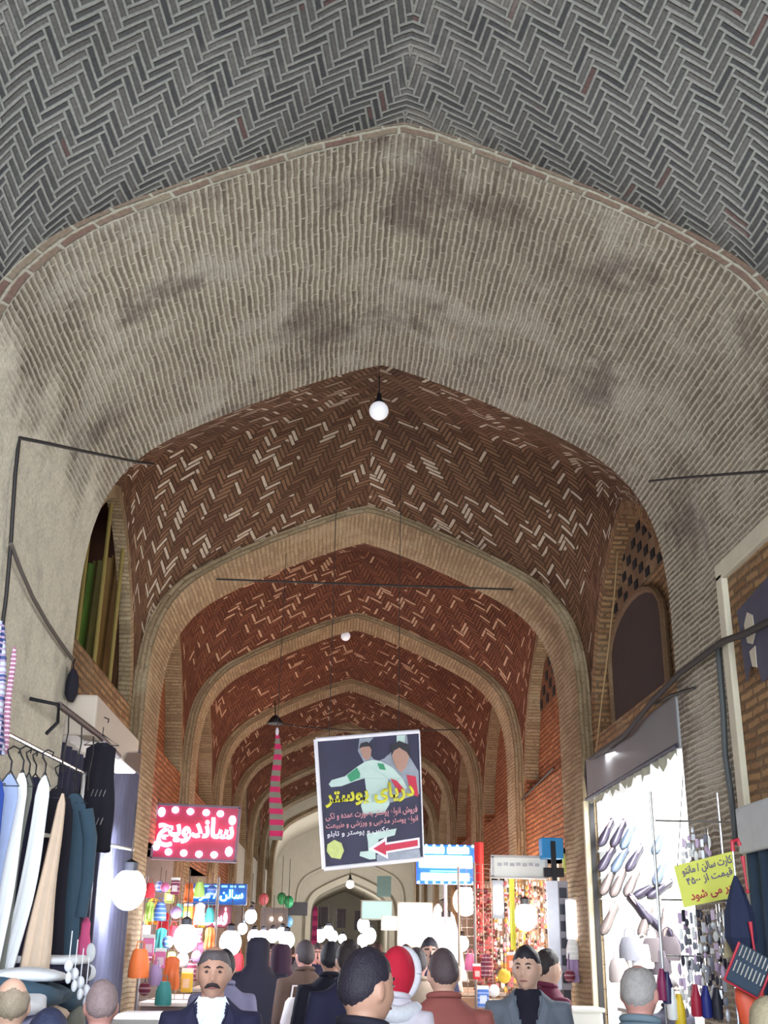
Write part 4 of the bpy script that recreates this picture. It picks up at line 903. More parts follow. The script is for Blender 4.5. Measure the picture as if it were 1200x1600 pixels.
t = empty('awning', (2.4, 5.9, 2.36), 0, 'pale grey awning board at the right edge above the dark stall', 'awning')
mb = MB(); mb.box((-.08, .0, -.02), (.03, 1.1, .25)); mb.build('valance', M('awning_grey', C8(196, 198, 204), .7), t, bevel=.01); mb = MB(); mb.box((.05, 0, .1), (.26, 1.1, .02)); mb.build('top', M('awning_grey', C8(196, 198, 204), .7), t)
curtain('tarpaulin', (2.36, 6.45, 0), (2.34, 5.3, 0), .1, 2.24, fabric('tarp_blue', C8(48, 66, 92)), 'dark blue tarpaulin hanging below the pale awning on the right', 6, .03, cat='tarpaulin')
a, b, c_, d = [at(*q) for q in ((1053, 1353, 6.5), (1145, 1330, 6.5), (1157, 1400, 6.5), (1069, 1418, 6.5))]
t = empty('yellow_sign', (a+b+c_+d)/4, 0, 'yellow handwritten price sign hung before the right pier', 'sign'); o0 = (a+b+c_+d)/4
mb = MB(); mb.poly([a-o0, b-o0, c_-o0, d-o0], .006, (0, 1, 0)); mb.build('board', M('card_yellow', C8(222, 224, 100), .6, var=.08, vs=6), t)
R_, U_ = (b-a), (a-d)
pur = M('ink_purple', C8(110, 90, 150), .6); red_i = M('ink_red', C8(200, 70, 90), .6)
lettering('کارت سالن / مانتو', .30, .055, pur, t, Vector((.0, -.006, .075)), R_, U_, bold=.01)
lettering('قیمت از ۰۰۵۴', .27, .05, pur, t, Vector((.01, -.006, .015)), R_, U_, bold=.01)
lettering('پر می شود', .24, .06, red_i, t, Vector((.01, -.006, -.07)), R_, U_, bold=.015)
mb = MB(); mb.tube([a-o0+Vector((.02, 0, 0)), a-o0+Vector((.1, .02, .5))], .003, 5); mb.build('string', black_wire, t)
mb = MB(); mb.tube([b-o0, b-o0+Vector((.05, .02, .5))], .003, 5); mb.build('string', black_wire, t)
# strands of small goods
def strand(c, L, mats, label, group, w_=.012, seedk=0, cat='strand', name='keychain_strand'):
    rnd = random.Random(seedk); t = empty(name, c, rnd.uniform(-.5, .5), label, cat, group)
    mb = MB(); mb.tube([(0, 0, .02), (0, 0, -L)], .0025, 4); mb.build('chain', chrome, t)
    z = -.02; k = 0
    while z > -L:
        mb = MB(); h = rnd.uniform(.03, .075)
        if rnd.random() < .5: mb.box((rnd.uniform(-.006, .006), 0, z-h/2), (w_*rnd.uniform(1.2, 2.4), .008, h*.9))
        else: mb.ball((rnd.uniform(-.006, .006), 0, z-h/2), (w_*rnd.uniform(.8, 1.3), w_*.7, h*.48), 8, 6)
        mb.build('charm', mats[rnd.randrange(len(mats))], t, smooth=False); z -= h+rnd.uniform(.0, .02); k += 1
    return t
silver = [M('charm_silver', C8(222, 224, 236), .3, .3), M('charm_white', C8(244, 244, 250), .5), M('charm_dark', C8(50, 48, 66), .5), M('charm_lilac', C8(206, 180, 214), .5), M('charm_grey', C8(130, 132, 148), .4)]
rnd = random.Random(3)
for k in range(26):
    r_ = k % 2; px = 1062+ (k//2)*5.6 + rnd.uniform(-1, 1); c = at(px, 1418+rnd.uniform(-4, 6)+r_*78, 6.62+.07*(k % 3))
    strand(c, .29 if not r_ else .25, silver, 'strand of silver and white keychains under the yellow sign' if not r_ else 'strand of silver and lilac keychains in the lower row of the right stall', 'upper keychain strands' if not r_ else 'lower keychain strands', seedk=k)
for k in range(9):
    c = at(1066+k*5, 1290+rnd.uniform(-8, 18), 7.0+.1*(k % 2)); strand(c, .3, silver[:2]+silver[3:], 'pale strand of charms on the right pier above the yellow sign', 'pale strands above the yellow sign', seedk=k+60)
t = empty('goods_rack', (2.16, 6.72, 0), 0, 'thin steel rack holding the keychain strands', 'rack')
for x in (-.23, .18):
    mb = MB(); mb.tube([(x, .1, 0), (x, .1, 2.6)], .009); mb.build('post', chrome, t)
for z_ in (1.98, 1.68, 2.42):
    mb = MB(); mb.tube([(-.24, .0, z_), (.2, .0, z_)], .006); mb.build('rail_bar', chrome, t)
for k, (px, py, col, lb) in enumerate([(1087, 1560, C8(180, 40, 70), 'red pouch at the foot of the keychain rack'), (1103, 1562, C8(50, 60, 150), 'blue pouch beside the red pouch'), (1120, 1565, C8(60, 60, 76), 'dark pouch with white specks at the rack foot'), (1062, 1575, C8(236, 200, 50), 'yellow toy at the bottom of the right stall'), (1050, 1565, C8(244, 246, 250), 'white bottle at the bottom of the right stall'), (1034, 1535, C8(140, 40, 90), 'plum bottle right of the older man'), (1042, 1540, C8(50, 44, 90), 'navy bag right of the plum bottle')]):
    c = at(px, py, 6.5); mb = MB(); mb.loft([[Vector((w_*math.cos(a), .03*math.sin(a), z_)) for a in [2*PI*i/12 for i in range(12)]] for z_, w_ in ((-.09, .022), (-.08, .03), (0, .03), (.04, .018), (.07, .012))]); tag(mb.build('pouch', M('pouch_%d' % k, col, .5), smooth=True, loc=c), lb, 'pouch')
# umbrella, tool pouch and fan at the right edge
t = empty('umbrella', at(1152, 1400, 6.0), 0, 'closed dark navy umbrella hanging at the right stall', 'umbrella')
mb = MB(); mb.lathe([(.008, .10), (.03, .05), (.075, -.08), (.085, -.2), (.05, -.27), (.01, -.28)], n=10); mb.build('canopy', fabric('umbrella_navy', C8(36, 44, 76)), t)
mb = MB(); mb.tube([(0, 0, .08), (0, 0, .22)], .006); mb.build('shaft', chrome, t); mb = MB(); mb.tube([(0, 0, .22), (.0, 0, .27), (.03, 0, .28), (.04, 0, .25)], .012); mb.build('handle', M('cherry_red', C8(200, 50, 70), .4), t)
c = at(1170, 1515, 5.7); t = empty('pen_wallet', c, 0, 'dark fold-out case with rows of silver pens at the right', 'case'); t.rotation_euler = (0, math.radians(28), 0)
mb = MB(); mb.box((0, 0, 0), (.17, .02, .19)); mb.build('case', fabric('case_slate', C8(58, 72, 92)), t, bevel=.01)
for r in range(2):
    for k in range(8):
        mb = MB(); mb.tube([(-.07+k*.02, -.018, .03-r*.075), (-.07+k*.02, -.018, .085-r*.075)], .0055, 6); mb.build('pen', chrome, t)
mb = MB(); mb.tube([(-.09, -.01, .09), (-.09, -.01, -.1), (.09, -.01, -.1), (.09, -.01, .09)], .007); mb.build('red_edge', M('cherry_red', C8(200, 50, 70), .4), t)
for k, (px, py) in enumerate([(1160, 1338), (1172, 1440)]):
    mb = MB(); c = at(px, py, 5.9); e = at(px+8, py+55, 5.9)-c; mb.tube([(0, 0, 0), e*.5, e], [.012, .006, .006]); mb.ball(e, (.012, .012, .035) if k else .01); tag(mb.build('toy_racket', M('cherry_red', C8(200, 50, 70), .4), smooth=True, loc=c), ['upper red tipped stick against the blue tarpaulin', 'lower red stick crossing the dark case'][k], 'stick')
c = at(1172, 1562, 5.8); mb = MB(); mb.loft([[Vector((w_*math.cos(a), .03*math.sin(a), z_)) for a in [2*PI*i/12 for i in range(12)]] for z_, w_ in ((-.14, .02), (-.10, .06), (0, .075), (.05, .07), (.06, .03))]); tag(mb.build('pouch', M('orange_red', C8(226, 90, 60), .5), smooth=True, loc=c), 'orange red bag below the pen case at the right edge', 'bag')
c = at(1140, 1475, 6.1); mb = MB(); mb.poly([(0, 0, .07), (.05, 0, -.05), (-.035, 0, -.07)], .02, (0, 1, 0)); tag(mb.build('paper_card', M('card_tan', C8(190, 176, 140), .7), loc=c), 'tan triangular card between rack and pen case', 'card')

# ------------------------------------------------------------------ third right bay: trinket stall
gold = [M('trinket_gold', C8(214, 170, 90), .3, .6), M('trinket_brown', C8(110, 70, 50), .5), M('trinket_white', C8(244, 240, 230), .5), M('trinket_dark', C8(60, 48, 48), .5), M('trinket_rose', C8(196, 110, 120), .5)]
for k in range(34):
    px = 774+(k % 17)*4.8+rnd.uniform(-1, 1); py = 1378+(k//17)*82+rnd.uniform(-6, 10); c = at(px, py, 13.4+.12*(k % 4))
    strand(c, .52, gold, 'strand of golden and brown trinkets under the white signboard' if k < 17 else 'strand of trinkets in the lower row of the third bay stall', 'golden trinket strands, upper row' if k < 17 else 'trinket strands, lower row', w_=.02, seedk=200+k, name='trinket_strand')
reds = [M('trinket_rose', C8(196, 110, 120), .5), M('trinket_wine', C8(130, 50, 60), .6), M('trinket_brown', C8(110, 70, 50), .5)]
for k in range(14):
    px = 742+(k % 7)*5; c = at(px, 1385+(k//7)*75, 14.2+.1*(k % 3)); strand(c, .6, reds, 'strand of wine and rose beads beside the trinket stall' if k < 7 else 'lower strand of wine and rose beads', 'wine red bead strands, upper' if k < 7 else 'wine red bead strands, lower', w_=.03, seedk=300+k, name='bead_strand')
curtain('hanging_cloth', at(742, 1345, 14.5)-Vector((0, 0, at(742, 1345, 14.5).z)), at(756, 1345, 14.5)-Vector((0, 0, at(756, 1345, 14.5).z)), 1.9, 2.95, fabric('cloth_signal_red', C8(214, 50, 60)), 'narrow red cloth hanging right of the blue lit sign', 1, .02, cat='cloth')
curtain('hanging_cloth', at(795, 1370, 13.2)-Vector((0, 0, at(795, 1370, 13.2).z)), at(803, 1370, 13.2)-Vector((0, 0, at(803, 1370, 13.2).z)), 1.7, 2.65, fabric('cloth_lime', C8(214, 214, 90)), 'narrow yellow cloth strip hanging among the trinkets', 1, .015, cat='cloth')
for k, (px, py, lb) in enumerate([(779, 1405, 'white glowing box lamp left of the yellow strip'), (894, 1436, 'bright white tube lamp beside the row of dark tiles')]):
    c = at(px, py, 12.9 if k == 0 else 12.2); t = empty('box_lamp', c, 0, lb, 'lamp'); mb = MB(); mb.box((0, 0, 0), (.10, .05, .26 if k == 0 else .36)); mb.build('diffuser', E_('box_glow', (1, .95, 1), 7), t, bevel=.01); mb = MB(); mb.box((0, .04, 0), (.12, .03, .4)); mb.build('housing', grey_metal, t)
t = empty('display_column', at(872, 1460, 12.35), 0, 'tall white display column with dark square samples', 'display stand')
a, b = at(857, 1370, 12.35), at(893, 1540, 12.35); hh = a.z-b.z
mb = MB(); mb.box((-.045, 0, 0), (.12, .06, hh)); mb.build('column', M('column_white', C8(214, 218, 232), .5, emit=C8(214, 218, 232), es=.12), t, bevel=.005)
mb = MB(); mb.box((.07, .01, 0), (.1, .05, hh)); mb.build('sample_board', M('sample_grey', C8(170, 164, 176), .6), t)
for k in range(7):
    mb = MB(); mb.box((.065, -.025, hh/2-.12-k*.165), (.075, .02, .10)); mb.build('sample', M('sample_dark', C8(50, 50, 66), .4), t, bevel=.004)
mb = MB(); mb.tube([(0, 0, -hh/2), (0, 0, -t.location.z)], .03); mb.build('foot', grey_metal, t)
# stall counters of the third bay and goods on them
for k, (x, Y, c_, lb) in enumerate([(2.2, 13.6, C8(170, 150, 140), 'display counter of the trinket stall in the third right bay'), (2.2, 17.9, C8(160, 140, 130), 'display counter in the fourth right bay'), (-1.6, 14.0, C8(120, 104, 110), 'dark counter of the snack stall below the sandwich sign'), (-1.45, 10.6, C8(84, 78, 92), 'narrow dark counter before the slate curtain'), (-1.55, 18, C8(120, 110, 120), 'counter in the fourth left bay')]):
    t = empty('stall_counter', (x, Y, 0), 0, lb, 'counter'); mb = MB(); mb.box((0, 0, .55), (.62, 2.2 if k != 3 else 1.2, 1.1)); mb.build('body', M('counter_%d' % k, c_, .6), t, bevel=.01)
    mb = MB(); mb.box((0, 0, 1.12), (.66, 2.26 if k != 3 else 1.26, .04)); mb.build('worktop', M('counter_top', C8(210, 206, 204), .4), t, bevel=.005)
def bag(c, col, label, s=1.0, group=None, name='carrier_bag', var=0):
    k = 'col_%02x%02x%02x' % tuple(int(q*255) for q in col); c = Vector(c)
    if var == 1:
        t = empty('toy_ball', c, 0, label.replace(' bag ', ' ball in a net '), 'toy', group); mb = MB(); mb.ball((0, 0, 0), (.085*s, .085*s, .09*s)); mb.build('ball', M(k, col, .5, stripes=(2, 22.0, tuple(min(1, q+.25) for q in col), .3)), t, smooth=True)
        mb = MB(); mb.tube([(0, 0, .08*s), (0, 0, .3*s)], .004, 5); mb.build('string', black_wire, t); return t
    if var == 2:
        t = empty('packet', c, random.uniform(-.4, .4), label.replace(' bag ', ' packet '), 'packet', group); mb = MB(); mb.box((0, 0, 0), (.15*s, .03, .22*s)); mb.build('pack', M(k, col, .35), t, bevel=.012)
        mb = MB(); mb.box((0, 0, .13*s), (.15*s, .006, .05*s)); mb.build('header_card', M('card_white', C8(235, 235, 235), .6), t); mb = MB(); mb.box((0, -.018, -.01), (.09*s, .004, .1*s)); mb.build('panel', M(k+'b', tuple(min(1, q*.4+.5) for q in col), .5), t); return t
    if var == 3:
        return garment('small_garment', c+Vector((0, 0, .14*s)), .16*s, .2*s, .34*s, M(k, col, .7), label.replace(' bag ', ' child garment '), 'garment', sleeves=False, th=.06)
    t = empty(name, c, random.uniform(-.5, .5), label, 'bag', group); k = 'col_%02x%02x%02x' % tuple(int(q*255) for q in col)
    mb = MB(); mb.loft([[Vector((w_*s*math.cos(a), .055*s*math.sin(a), z_*s)) for a in [2*PI*i/14 for i in range(14)]] for z_, w_ in ((-.16, .08), (-.15, .10), (-.02, .095), (.08, .07), (.10, .05))]); mb.build('bag_body', M(k, col, .5), t, smooth=True)
    mb = MB(); mb.tube([(-.04*s, 0, .09*s), (-.03*s, 0, .16*s), (.03*s, 0, .16*s), (.04*s, 0, .09*s)], .006*s, 5); mb.build('handle', M(k, col, .5), t); return t
cols = [('orange', C8(236, 120, 60)), ('red', C8(214, 50, 66)), ('yellow', C8(236, 206, 80)), ('lime green', C8(180, 220, 110)), ('pink', C8(224, 120, 170)), ('white', C8(240, 240, 246)), ('blue', C8(70, 110, 190)), ('maroon', C8(120, 40, 70)), ('teal', C8(70, 160, 160)), ('lilac', C8(180, 150, 200))]
place = [(232, 1480, 12.2), (250, 1500, 12.2), (243, 1520, 12), (262, 1472, 13), (268, 1515, 12.5), (285, 1500, 13.2), (300, 1515, 13), (226, 1545, 11.8), (256, 1548, 12), (292, 1535, 12.8), (315, 1440, 16), (330, 1465, 16), (250, 1385, 14.5), (265, 1400, 14.5), (280, 1420, 15), (240, 1420, 14), (300, 1430, 15.5), (310, 1480, 15), (255, 1440, 13.8), (218, 1500, 11.4), (377, 1540, 13), (372, 1500, 15)]
SEEN = {}
def uniq(lb, px):
    n = SEEN.get(lb, 0); SEEN[lb] = n+1
    return lb if n == 0 else lb + (', another one further right', ', a third one further right', ', the last of them')[min(n-1, 2)]
for k, (px, py, Y) in enumerate(sorted(place)):
    n_, c_ = cols[(k*7+k//3) % 10] if k != 20 else cols[1]
    bag(at(px, py, Y), c_, '%s bag hanging %s' % (n_, ['beside the brightest lamp', 'low behind the counter', 'under the red sandwich sign', 'beneath the blue sign', 'near the moustached man'][0 if px < 236 else 1 if py > 1510 else 2 if py < 1430 and px < 300 else 3 if px > 299 and py < 1470 else 4]), rnd.uniform(.6, 1.0), var=k % 4)
place = [(745, 1520, 13.8), (760, 1505, 13.6), (735, 1500, 14), (788, 1525, 13.2), (800, 1505, 13), (712, 1525, 14.6), (700, 1505, 15), (772, 1548, 12.8), (755, 1560, 12.6), (898, 1505, 12.2), (895, 1480, 12.2), (890, 1525, 12.1)]
for k, (px, py, Y) in enumerate(place):
    n_, c_ = cols[(1, 7, 4, 2, 0, 5, 1, 5, 6, 9, 5, 7)[k]]
    bag(at(px, py, Y), c_, '%s bag %s the right stalls' % (n_, ['in the middle of', 'at the far end of', 'beside the display column at'][0 if px < 850 and px > 730 else 1 if px <= 730 else 2]), rnd.uniform(.6, .9), var=(k+2) % 4)
c = at(905, 1588, 9.2); t = empty('white_carton', (c.x, c.y, 0), 0, 'white box standing at the foot of the second right pier', 'box')
mb = MB(); mb.box((0, 0, c.z/2+.02), (.3, .3, c.z+.04)); mb.build('box', white_wall, t, bevel=.02); mb = MB(); mb.box((0, 0, c.z+.05), (.33, .33, .03)); mb.build('lid', white_wall, t, bevel=.01)
# white lit cloths left of the warm lamp
for k, (px, py, Y) in enumerate([(684, 1412, 17), (704, 1425, 16.6)]):
    garment('white_dress', at(px, py, Y), .10, .5, .9, f_w, ['left white dress glowing between the light box and the warm lamp', 'right white dress glowing under the warm lamp'][k], 'dress', shoulder=.02, th=.2)
# far decorations
for k, (px, py, col, lb, r) in enumerate([(440, 1404, C8(60, 150, 90), 'left green balloon far on the left of the passage', .12), (451, 1409, C8(50, 160, 100), 'right green balloon beside the other green one', .12), (412, 1405, C8(220, 110, 120), 'pink balloon at the end of the left row', .12), (450, 1440, C8(110, 160, 200), 'pale blue balloon under the green ones', .12)]):
    t = empty('balloon', at(px, py, 29), 0, lb, 'balloon'); mb = MB(); mb.ball((0, 0, 0), (r, r, r*1.2)); mb.build('balloon', M('balloon_%d' % k, col, .4), t, smooth=True); mb = MB(); mb.tube([(0, 0, r*1.1), (0, 0, 1.0)], .006, 4); mb.build('string', black_wire, t)
garment('striped_pennant', at(493, 1416, 26), .1, .14, .8, fabric('cloth_plum', C8(120, 30, 90), stripes=(2, 5.0, C8(170, 60, 120), .5)), 'small plum coloured pennant hanging far down the passage', 'pennant')
c = at(428, 1436, 28); t = empty('signboard', c, 0, 'grey shop board with two small orange lamps far on the left', 'sign'); mb = MB(); mb.box((0, 0, 0), (.62, .1, .5)); mb.build('board', M('far_board', C8(120, 116, 118), .6), t)
for x in (-.05, .16):
    mb = MB(); mb.ball((x, -.08, 0), .045); mb.build('bulb', E_('bulb_orange', (1, .7, .45), 6), t)
c = at(465, 1420, 30); t = empty('signboard', c, 0, 'dark board with pale marks right of the grey board', 'sign'); mb = MB(); mb.box((0, 0, 0), (.5, .08, .32)); mb.build('board', M('far_board_dark', C8(70, 68, 72), .6), t)
c = at(600, 1385, 30); t = empty('signboard', c, 0, 'greenish narrow board hanging far right of the passage', 'sign'); mb = MB(); mb.box((0, 0, 0), (.36, .06, .5)); mb.build('board', M('far_board_green', C8(120, 150, 146), .6), t)
for k in range(3):
    c = at(505+k*28, 1432+k*3, 40); mb = MB(); mb.box((0, 0, 0), (.3, .1, .6)); tag(mb.build('hanging_cloth', M('far_cloth', C8(70, 64, 74), .8), loc=c), ['left', 'middle', 'right'][k] + ' of three dark cloths hanging in the far archway', 'cloth')

def wire_grid(c, wd, ht, label, yaw=0.0):
    t = empty('wire_grid', c, yaw, label, 'display grid'); mb = MB()
    for i in range(int(wd/.1)+1): mb.tube([(-wd/2+i*.1, 0, 0), (-wd/2+i*.1, 0, ht)], .004, 4)
    for i in range(int(ht/.1)+1): mb.tube([(-wd/2, 0, i*.1), (wd/2, 0, i*.1)], .004, 4)
    mb.build('wire_mesh', grey_metal, t)
    for x in (-wd/2, wd/2):
        mb = MB(); mb.tube([(x, 0, -c[2]), (x, 0, ht+.02)], .016, 8); mb.build('post', grey_metal, t)
wire_grid((2.25, 13.95, 1.15), 1.0, 1.5, 'grey wire grid behind the golden trinket strands on the right')
wire_grid((-1.62, 13.35, 1.15), .8, 1.25, 'wire grid behind the colourful goods under the sandwich sign')
wire_grid((1.95, 14.75, 1.15), .6, 1.5, 'wire grid behind the wine red bead strands')

for r in range(4):
    for q in range(6):
        n_, c_ = cols[(q*3+r*2+1) % 10]
        bag((-1.95+q*.135+rnd.uniform(-.02, .02), 13.25, 2.28-r*.24+rnd.uniform(-.03, .03)), c_, '%s bag in the %s row of the left wire grid' % (n_, ('top', 'second', 'third', 'bottom')[r]), rnd.uniform(.55, .75), 'small goods on the left wire grid', var=(q+r*3) % 4)

# ------------------------------------------------------------------ people
def skin_m(name, c): return M(name, c, .55, var=.06, vs=10)
def ellr(cx, cy, z, rx, ry, n=20, pw=1.0):
    return [Vector((cx+rx*math.copysign(abs(math.cos(a))**pw, math.cos(a)), cy+ry*math.copysign(abs(math.sin(a))**pw, math.sin(a)), z)) for a in [2*PI*i/n for i in range(n)]]
def g2(x, z, cx, cz, sx, sz): return math.exp(-((x-cx)/sx)**2-((z-cz)/sz)**2)
def head_point(d, hair=0.0):
    x, y, z = .078*d.x, .098*d.y, .122*d.z
    t = max(0.0, -d.z)
    x *= 1-.30*t**1.6
    if d.y < 0: y *= 1-.38*t**1.3
    if d.y > 0:
        y += .012*t*d.y
        y += .026*math.exp(-(x/.012)**2)*max(0, min(1, (.030-z)/.055))*(1 if z > -.034 else math.exp(-((z+.034)/.010)**2))
        for s in (-1, 1):
            y -= .012*g2(x, z, s*.031, .010, .016, .012); y += .005*g2(x, z, s*.028, .031, .022, .008); y += .005*g2(x, z, s*.044, -.025, .018, .018)
        y += .006*g2(x, z, 0, -.053, .022, .007) - .003*g2(x, z, 0, -.059, .024, .003) + .005*g2(x, z, 0, -.066, .02, .006)
        y += .010*g2(x, z, 0, -.098, .022, .014)
    return Vector((x, y, z))
def head_rings(c, R, k=1.0, n=48, m=36, scale_fn=None):
    out = []
    for i in range(m+1):
        th = PI*(i+.03)/(m+.06); r = []
        for j in range(n):
            ph = 2*PI*j/n; d = Vector((math.sin(th)*math.cos(ph), math.sin(th)*math.sin(ph), -math.cos(th)))
            p = head_point(d)
            if scale_fn: p = p*scale_fn(d, p)
            r.append(c + R @ (p*k))
        out.append(r)
    return out
def remeshed(mb, name, mat, parent, vox, smooth=3):
    o = mb.build(name, mat, parent, smooth=True); r = o.modifiers.new('r', 'REMESH'); r.mode = 'VOXEL'; r.voxel_size = vox; r.use_smooth_shade = True
    s = o.modifiers.new('s', 'SMOOTH'); s.factor = .5; s.iterations = smooth
    applied(o)
    o.data.materials.clear(); o.data.materials.append(mat)
    return o
def person(loc, face, H, label, skin, top, bottom, hair=None, hair_col=C8(40, 34, 40), bald=0.0, shirt=None, mustache=False, head_yaw=0.0, head_pitch=0.0, lod=0, scale_w=1.0, veil=None, stride=.0, arm=(0, 0), hood=None, group=None):
    """one standing or walking person; local +y is where the person faces"""
    t = empty('person', (loc[0], loc[1], 0), face, label, 'person', group); k = H/1.70
    V = lambda x, y, z: Vector((x*k*scale_w, y*k, z*k))
    vox = .0075 if lod == 0 else .016
    HR = Matrix.Rotation(head_yaw, 3, 'Z') @ Matrix.Rotation(head_pitch, 3, 'X'); hc = Vector((0, .012*k, H-.122*k))
    mb = MB(); mb.loft(head_rings(hc, HR, k, 48 if lod == 0 else 24, 36 if lod == 0 else 18))
    for s in (-1, 1):
        mb.ball(hc + HR @ Vector((s*.079*k, -.006*k, -.004*k)), (.010*k, .019*k, .032*k), 10, 8)
    mb.tube([V(0, -.012, 1.38), V(0, -.006, 1.46), hc+Vector((0, -.012*k, -.05*k))], [.066*k, .056*k, .055*k], 16)
    mb.loft([ellr(0, 0, z*k, a*k*scale_w, b*k) for z, a, b in ((.84, .14, .09), (.9, .16, .10), (1.02, .145, .095), (1.18, .15, .10), (1.32, .17, .105), (1.39, .15, .085), (1.42, .09, .065))])
    arms = []
    for i, s in enumerate((-1, 1)):
        f = arm[i]; sh = V(s*.18, 0, 1.365); el = V(s*.235, -.03+.10*f, 1.09+.03*f); wr = el + V(s*-.0, .07+.18*f, -.24+.20*f); arms.append((sh, el, wr))
        mb.tube([V(s*.13, 0, 1.36), sh, sh.lerp(el, .5), el, el.lerp(wr, .4), wr], [.05*k, .05*k, .045*k, .038*k, .036*k, .026*k], 12)
        dr = (wr-el).normalized(); sd = Vector((0, 1, 0)); sd = (sd-dr*sd.dot(dr)).normalized(); nn = dr.cross(sd)
        pm = wr+dr*.045*k
        mb.tube([wr-dr*.01, wr+dr*.03*k, wr+dr*.075*k, wr+dr*.09*k], [.024*k, .030*k, .032*k, .024*k], 10)
        for q, (off, ln) in enumerate(((-.030, .062), (-.010, .074), (.010, .070), (.028, .055))):
            b0 = wr+dr*.075*k+sd*off*k; b1 = b0+dr*ln*.55*k-nn*s*.004*k; b2 = b1+dr*ln*.45*k-nn*s*.018*k; mb.tube([b0, b1, b2], [.0095*k, .0088*k, .0075*k], 8)
        b0 = wr+dr*.03*k+sd*.022*k; mb.tube([b0, b0+dr*.03*k+sd*.024*k, b0+dr*.06*k+sd*.03*k], [.012*k, .0105*k, .009*k], 8)
    legs = []
    for s in (-1, 1):
        st = stride*s; hp = V(s*.085, 0, .90); kn = V(s*.095, .03+.16*st, .48); an = V(s*.095, -.03+.30*st-(.10 if st < 0 else 0), .09+(.05 if st < 0 else 0)); legs.append((hp, kn, an))
        mb.tube([hp, hp.lerp(kn, .4), kn, kn.lerp(an, .35), an], [.088*k, .078*k, .056*k, .054*k, .038*k], 12)
        mb.tube([an-V(0, .05, .03), an+V(0, .03, -.045), an+V(0, .13, -.06), an+V(0, .18, -.065)], [.036*k, .038*k, .032*k, .018*k], 10)
    remeshed(mb, 'body', skin, t, vox, 2)
    # clothes
    mb = MB()
    mb.loft([ellr(0, 0, z*k, a*k*scale_w, b*k, 24) for z, a, b in ((.80, .175, .125), (.88, .178, .128), (1.02, .165, .12), (1.18, .178, .128), (1.30, .195, .128), (1.375, .185, .110), (1.425, .130, .088), (1.462, .084, .074), (1.475, .076, .068))])
    for (sh, el, wr) in arms:
        s = 1 if sh.x > 0 else -1
        mb.tube([Vector((sh.x-s*.07*k, 0, sh.z-.01*k)), sh+Vector((s*.004, 0, .004)), sh.lerp(el, .5), el, el.lerp(wr, .5), wr+(wr-el)*.03], [.066*k, .070*k, .064*k, .056*k, .050*k, .042*k], 14)
    jk = remeshed(mb, 'jacket', top, t, .012 if lod == 0 else .02, 4)
    if shirt:
        bm = bmesh.new(); bm.from_mesh(jk.data); dl = [f for f in bm.faces if f.calc_center_median().y > 0 and f.calc_center_median().z > 1.10*k and abs(f.calc_center_median().x) < (f.calc_center_median().z-1.10*k)*.21]
        bmesh.ops.delete(bm, geom=dl, context='FACES'); bm.to_mesh(jk.data); bm.free()
        s_ = jk.modifiers.new('s', 'SOLIDIFY'); s_.thickness = .008
        mb = MB(); mb.loft([ellr(0, .004, z*k, a*k*scale_w, b*k, 24) for z, a, b in ((1.0, .150, .112), (1.18, .160, .120), (1.30, .172, .120), (1.37, .16, .10), (1.415, .11, .08), (1.45, .068, .062), (1.475, .064, .060))])
        mb.build('shirt', shirt, t, smooth=True)
        for s in (-1, 1):
            mb = MB(); mb.poly([V(s*.006, .070, 1.425), V(s*.062, .030, 1.48), V(s*.085, .045, 1.44), V(s*.050, .112, 1.36)], .006, (0, 1, 0)); mb.build('collar', shirt, t)
            mb = MB(); mb.poly([V(s*.010, .126, 1.12), V(s*.035, .124, 1.24), V(s*.060, .112, 1.36), V(s*.085, .070, 1.435), V(s*.115, .085, 1.38), V(s*.085, .128, 1.28), V(s*.035, .132, 1.16)], .007, (0, 1, 0)); mb.build('lapel', top, t)
    else:
        mb = MB(); mb.tube([V(.072*math.cos(a), .066*math.sin(a)-.004, 1.476-.012*math.sin(a)) for a in [2*PI*i/20 for i in range(21)]], .016*k, 8); mb.build('collar', top, t, smooth=True)
    mb = MB()
    for hp, kn, an in legs: mb.tube([hp+Vector((0, 0, .05)), hp, kn, an+Vector((0, 0, .03))], [.10*k, .105*k, .078*k, .062*k], 14)
    mb.loft([ellr(0, 0, z*k, a*k*scale_w, b*k) for z, a, b in ((.80, .15, .11), (.88, .172, .12), (.97, .16, .11))])
    remeshed(mb, 'trousers', bottom, t, .016 if lod == 0 else .022, 3)
    for hp, kn, an in legs:
        mb = MB(); mb.tube([an+V(0, -.06, -.035), an+V(0, .02, -.045), an+V(0, .13, -.055), an+V(0, .20, -.06)], [.042*k, .046*k, .042*k, .022*k], 12); mb.build('shoe', leather_b, t, smooth=True)
    # hair
    if hair and not veil:
        seed = sum(map(ord, label)) % 97
        def sf(d, p):
            line = .10 + (.42 if d.y > 0 else -.55)*abs(d.y)**.8 if True else 0
            if hair == 'long': line -= .2
            line += .12*noise.noise(Vector((d.x*5+seed, d.y*5, 3)))
            mk = max(0, min(1, (d.z-line)*4))
            if abs(d.x) > .8 and d.z < .15 and abs(d.y) < .35: mk *= .2
            if bald:
                q = max(0, min(1, (d.z - (1-bald))*5))*(1 if d.y > -.75 else .3); mk *= 1-q
            nz = noise.noise(Vector((d.x*6+seed, d.y*6, d.z*6)))*.035+noise.noise(Vector((d.x*18+seed, d.y*18, d.z*18)))*.018
            return .985 + (.095+nz)*mk if mk > 0 else .97
        mb = MB(); mb.loft(head_rings(hc, HR, k, 48, 36, sf)); mb.build('hair', M('hair_%02x%02x%02x' % tuple(int(255*q) for q in hair_col), hair_col, .6, var=.35, vs=60, bumpd=.004), t, smooth=True)
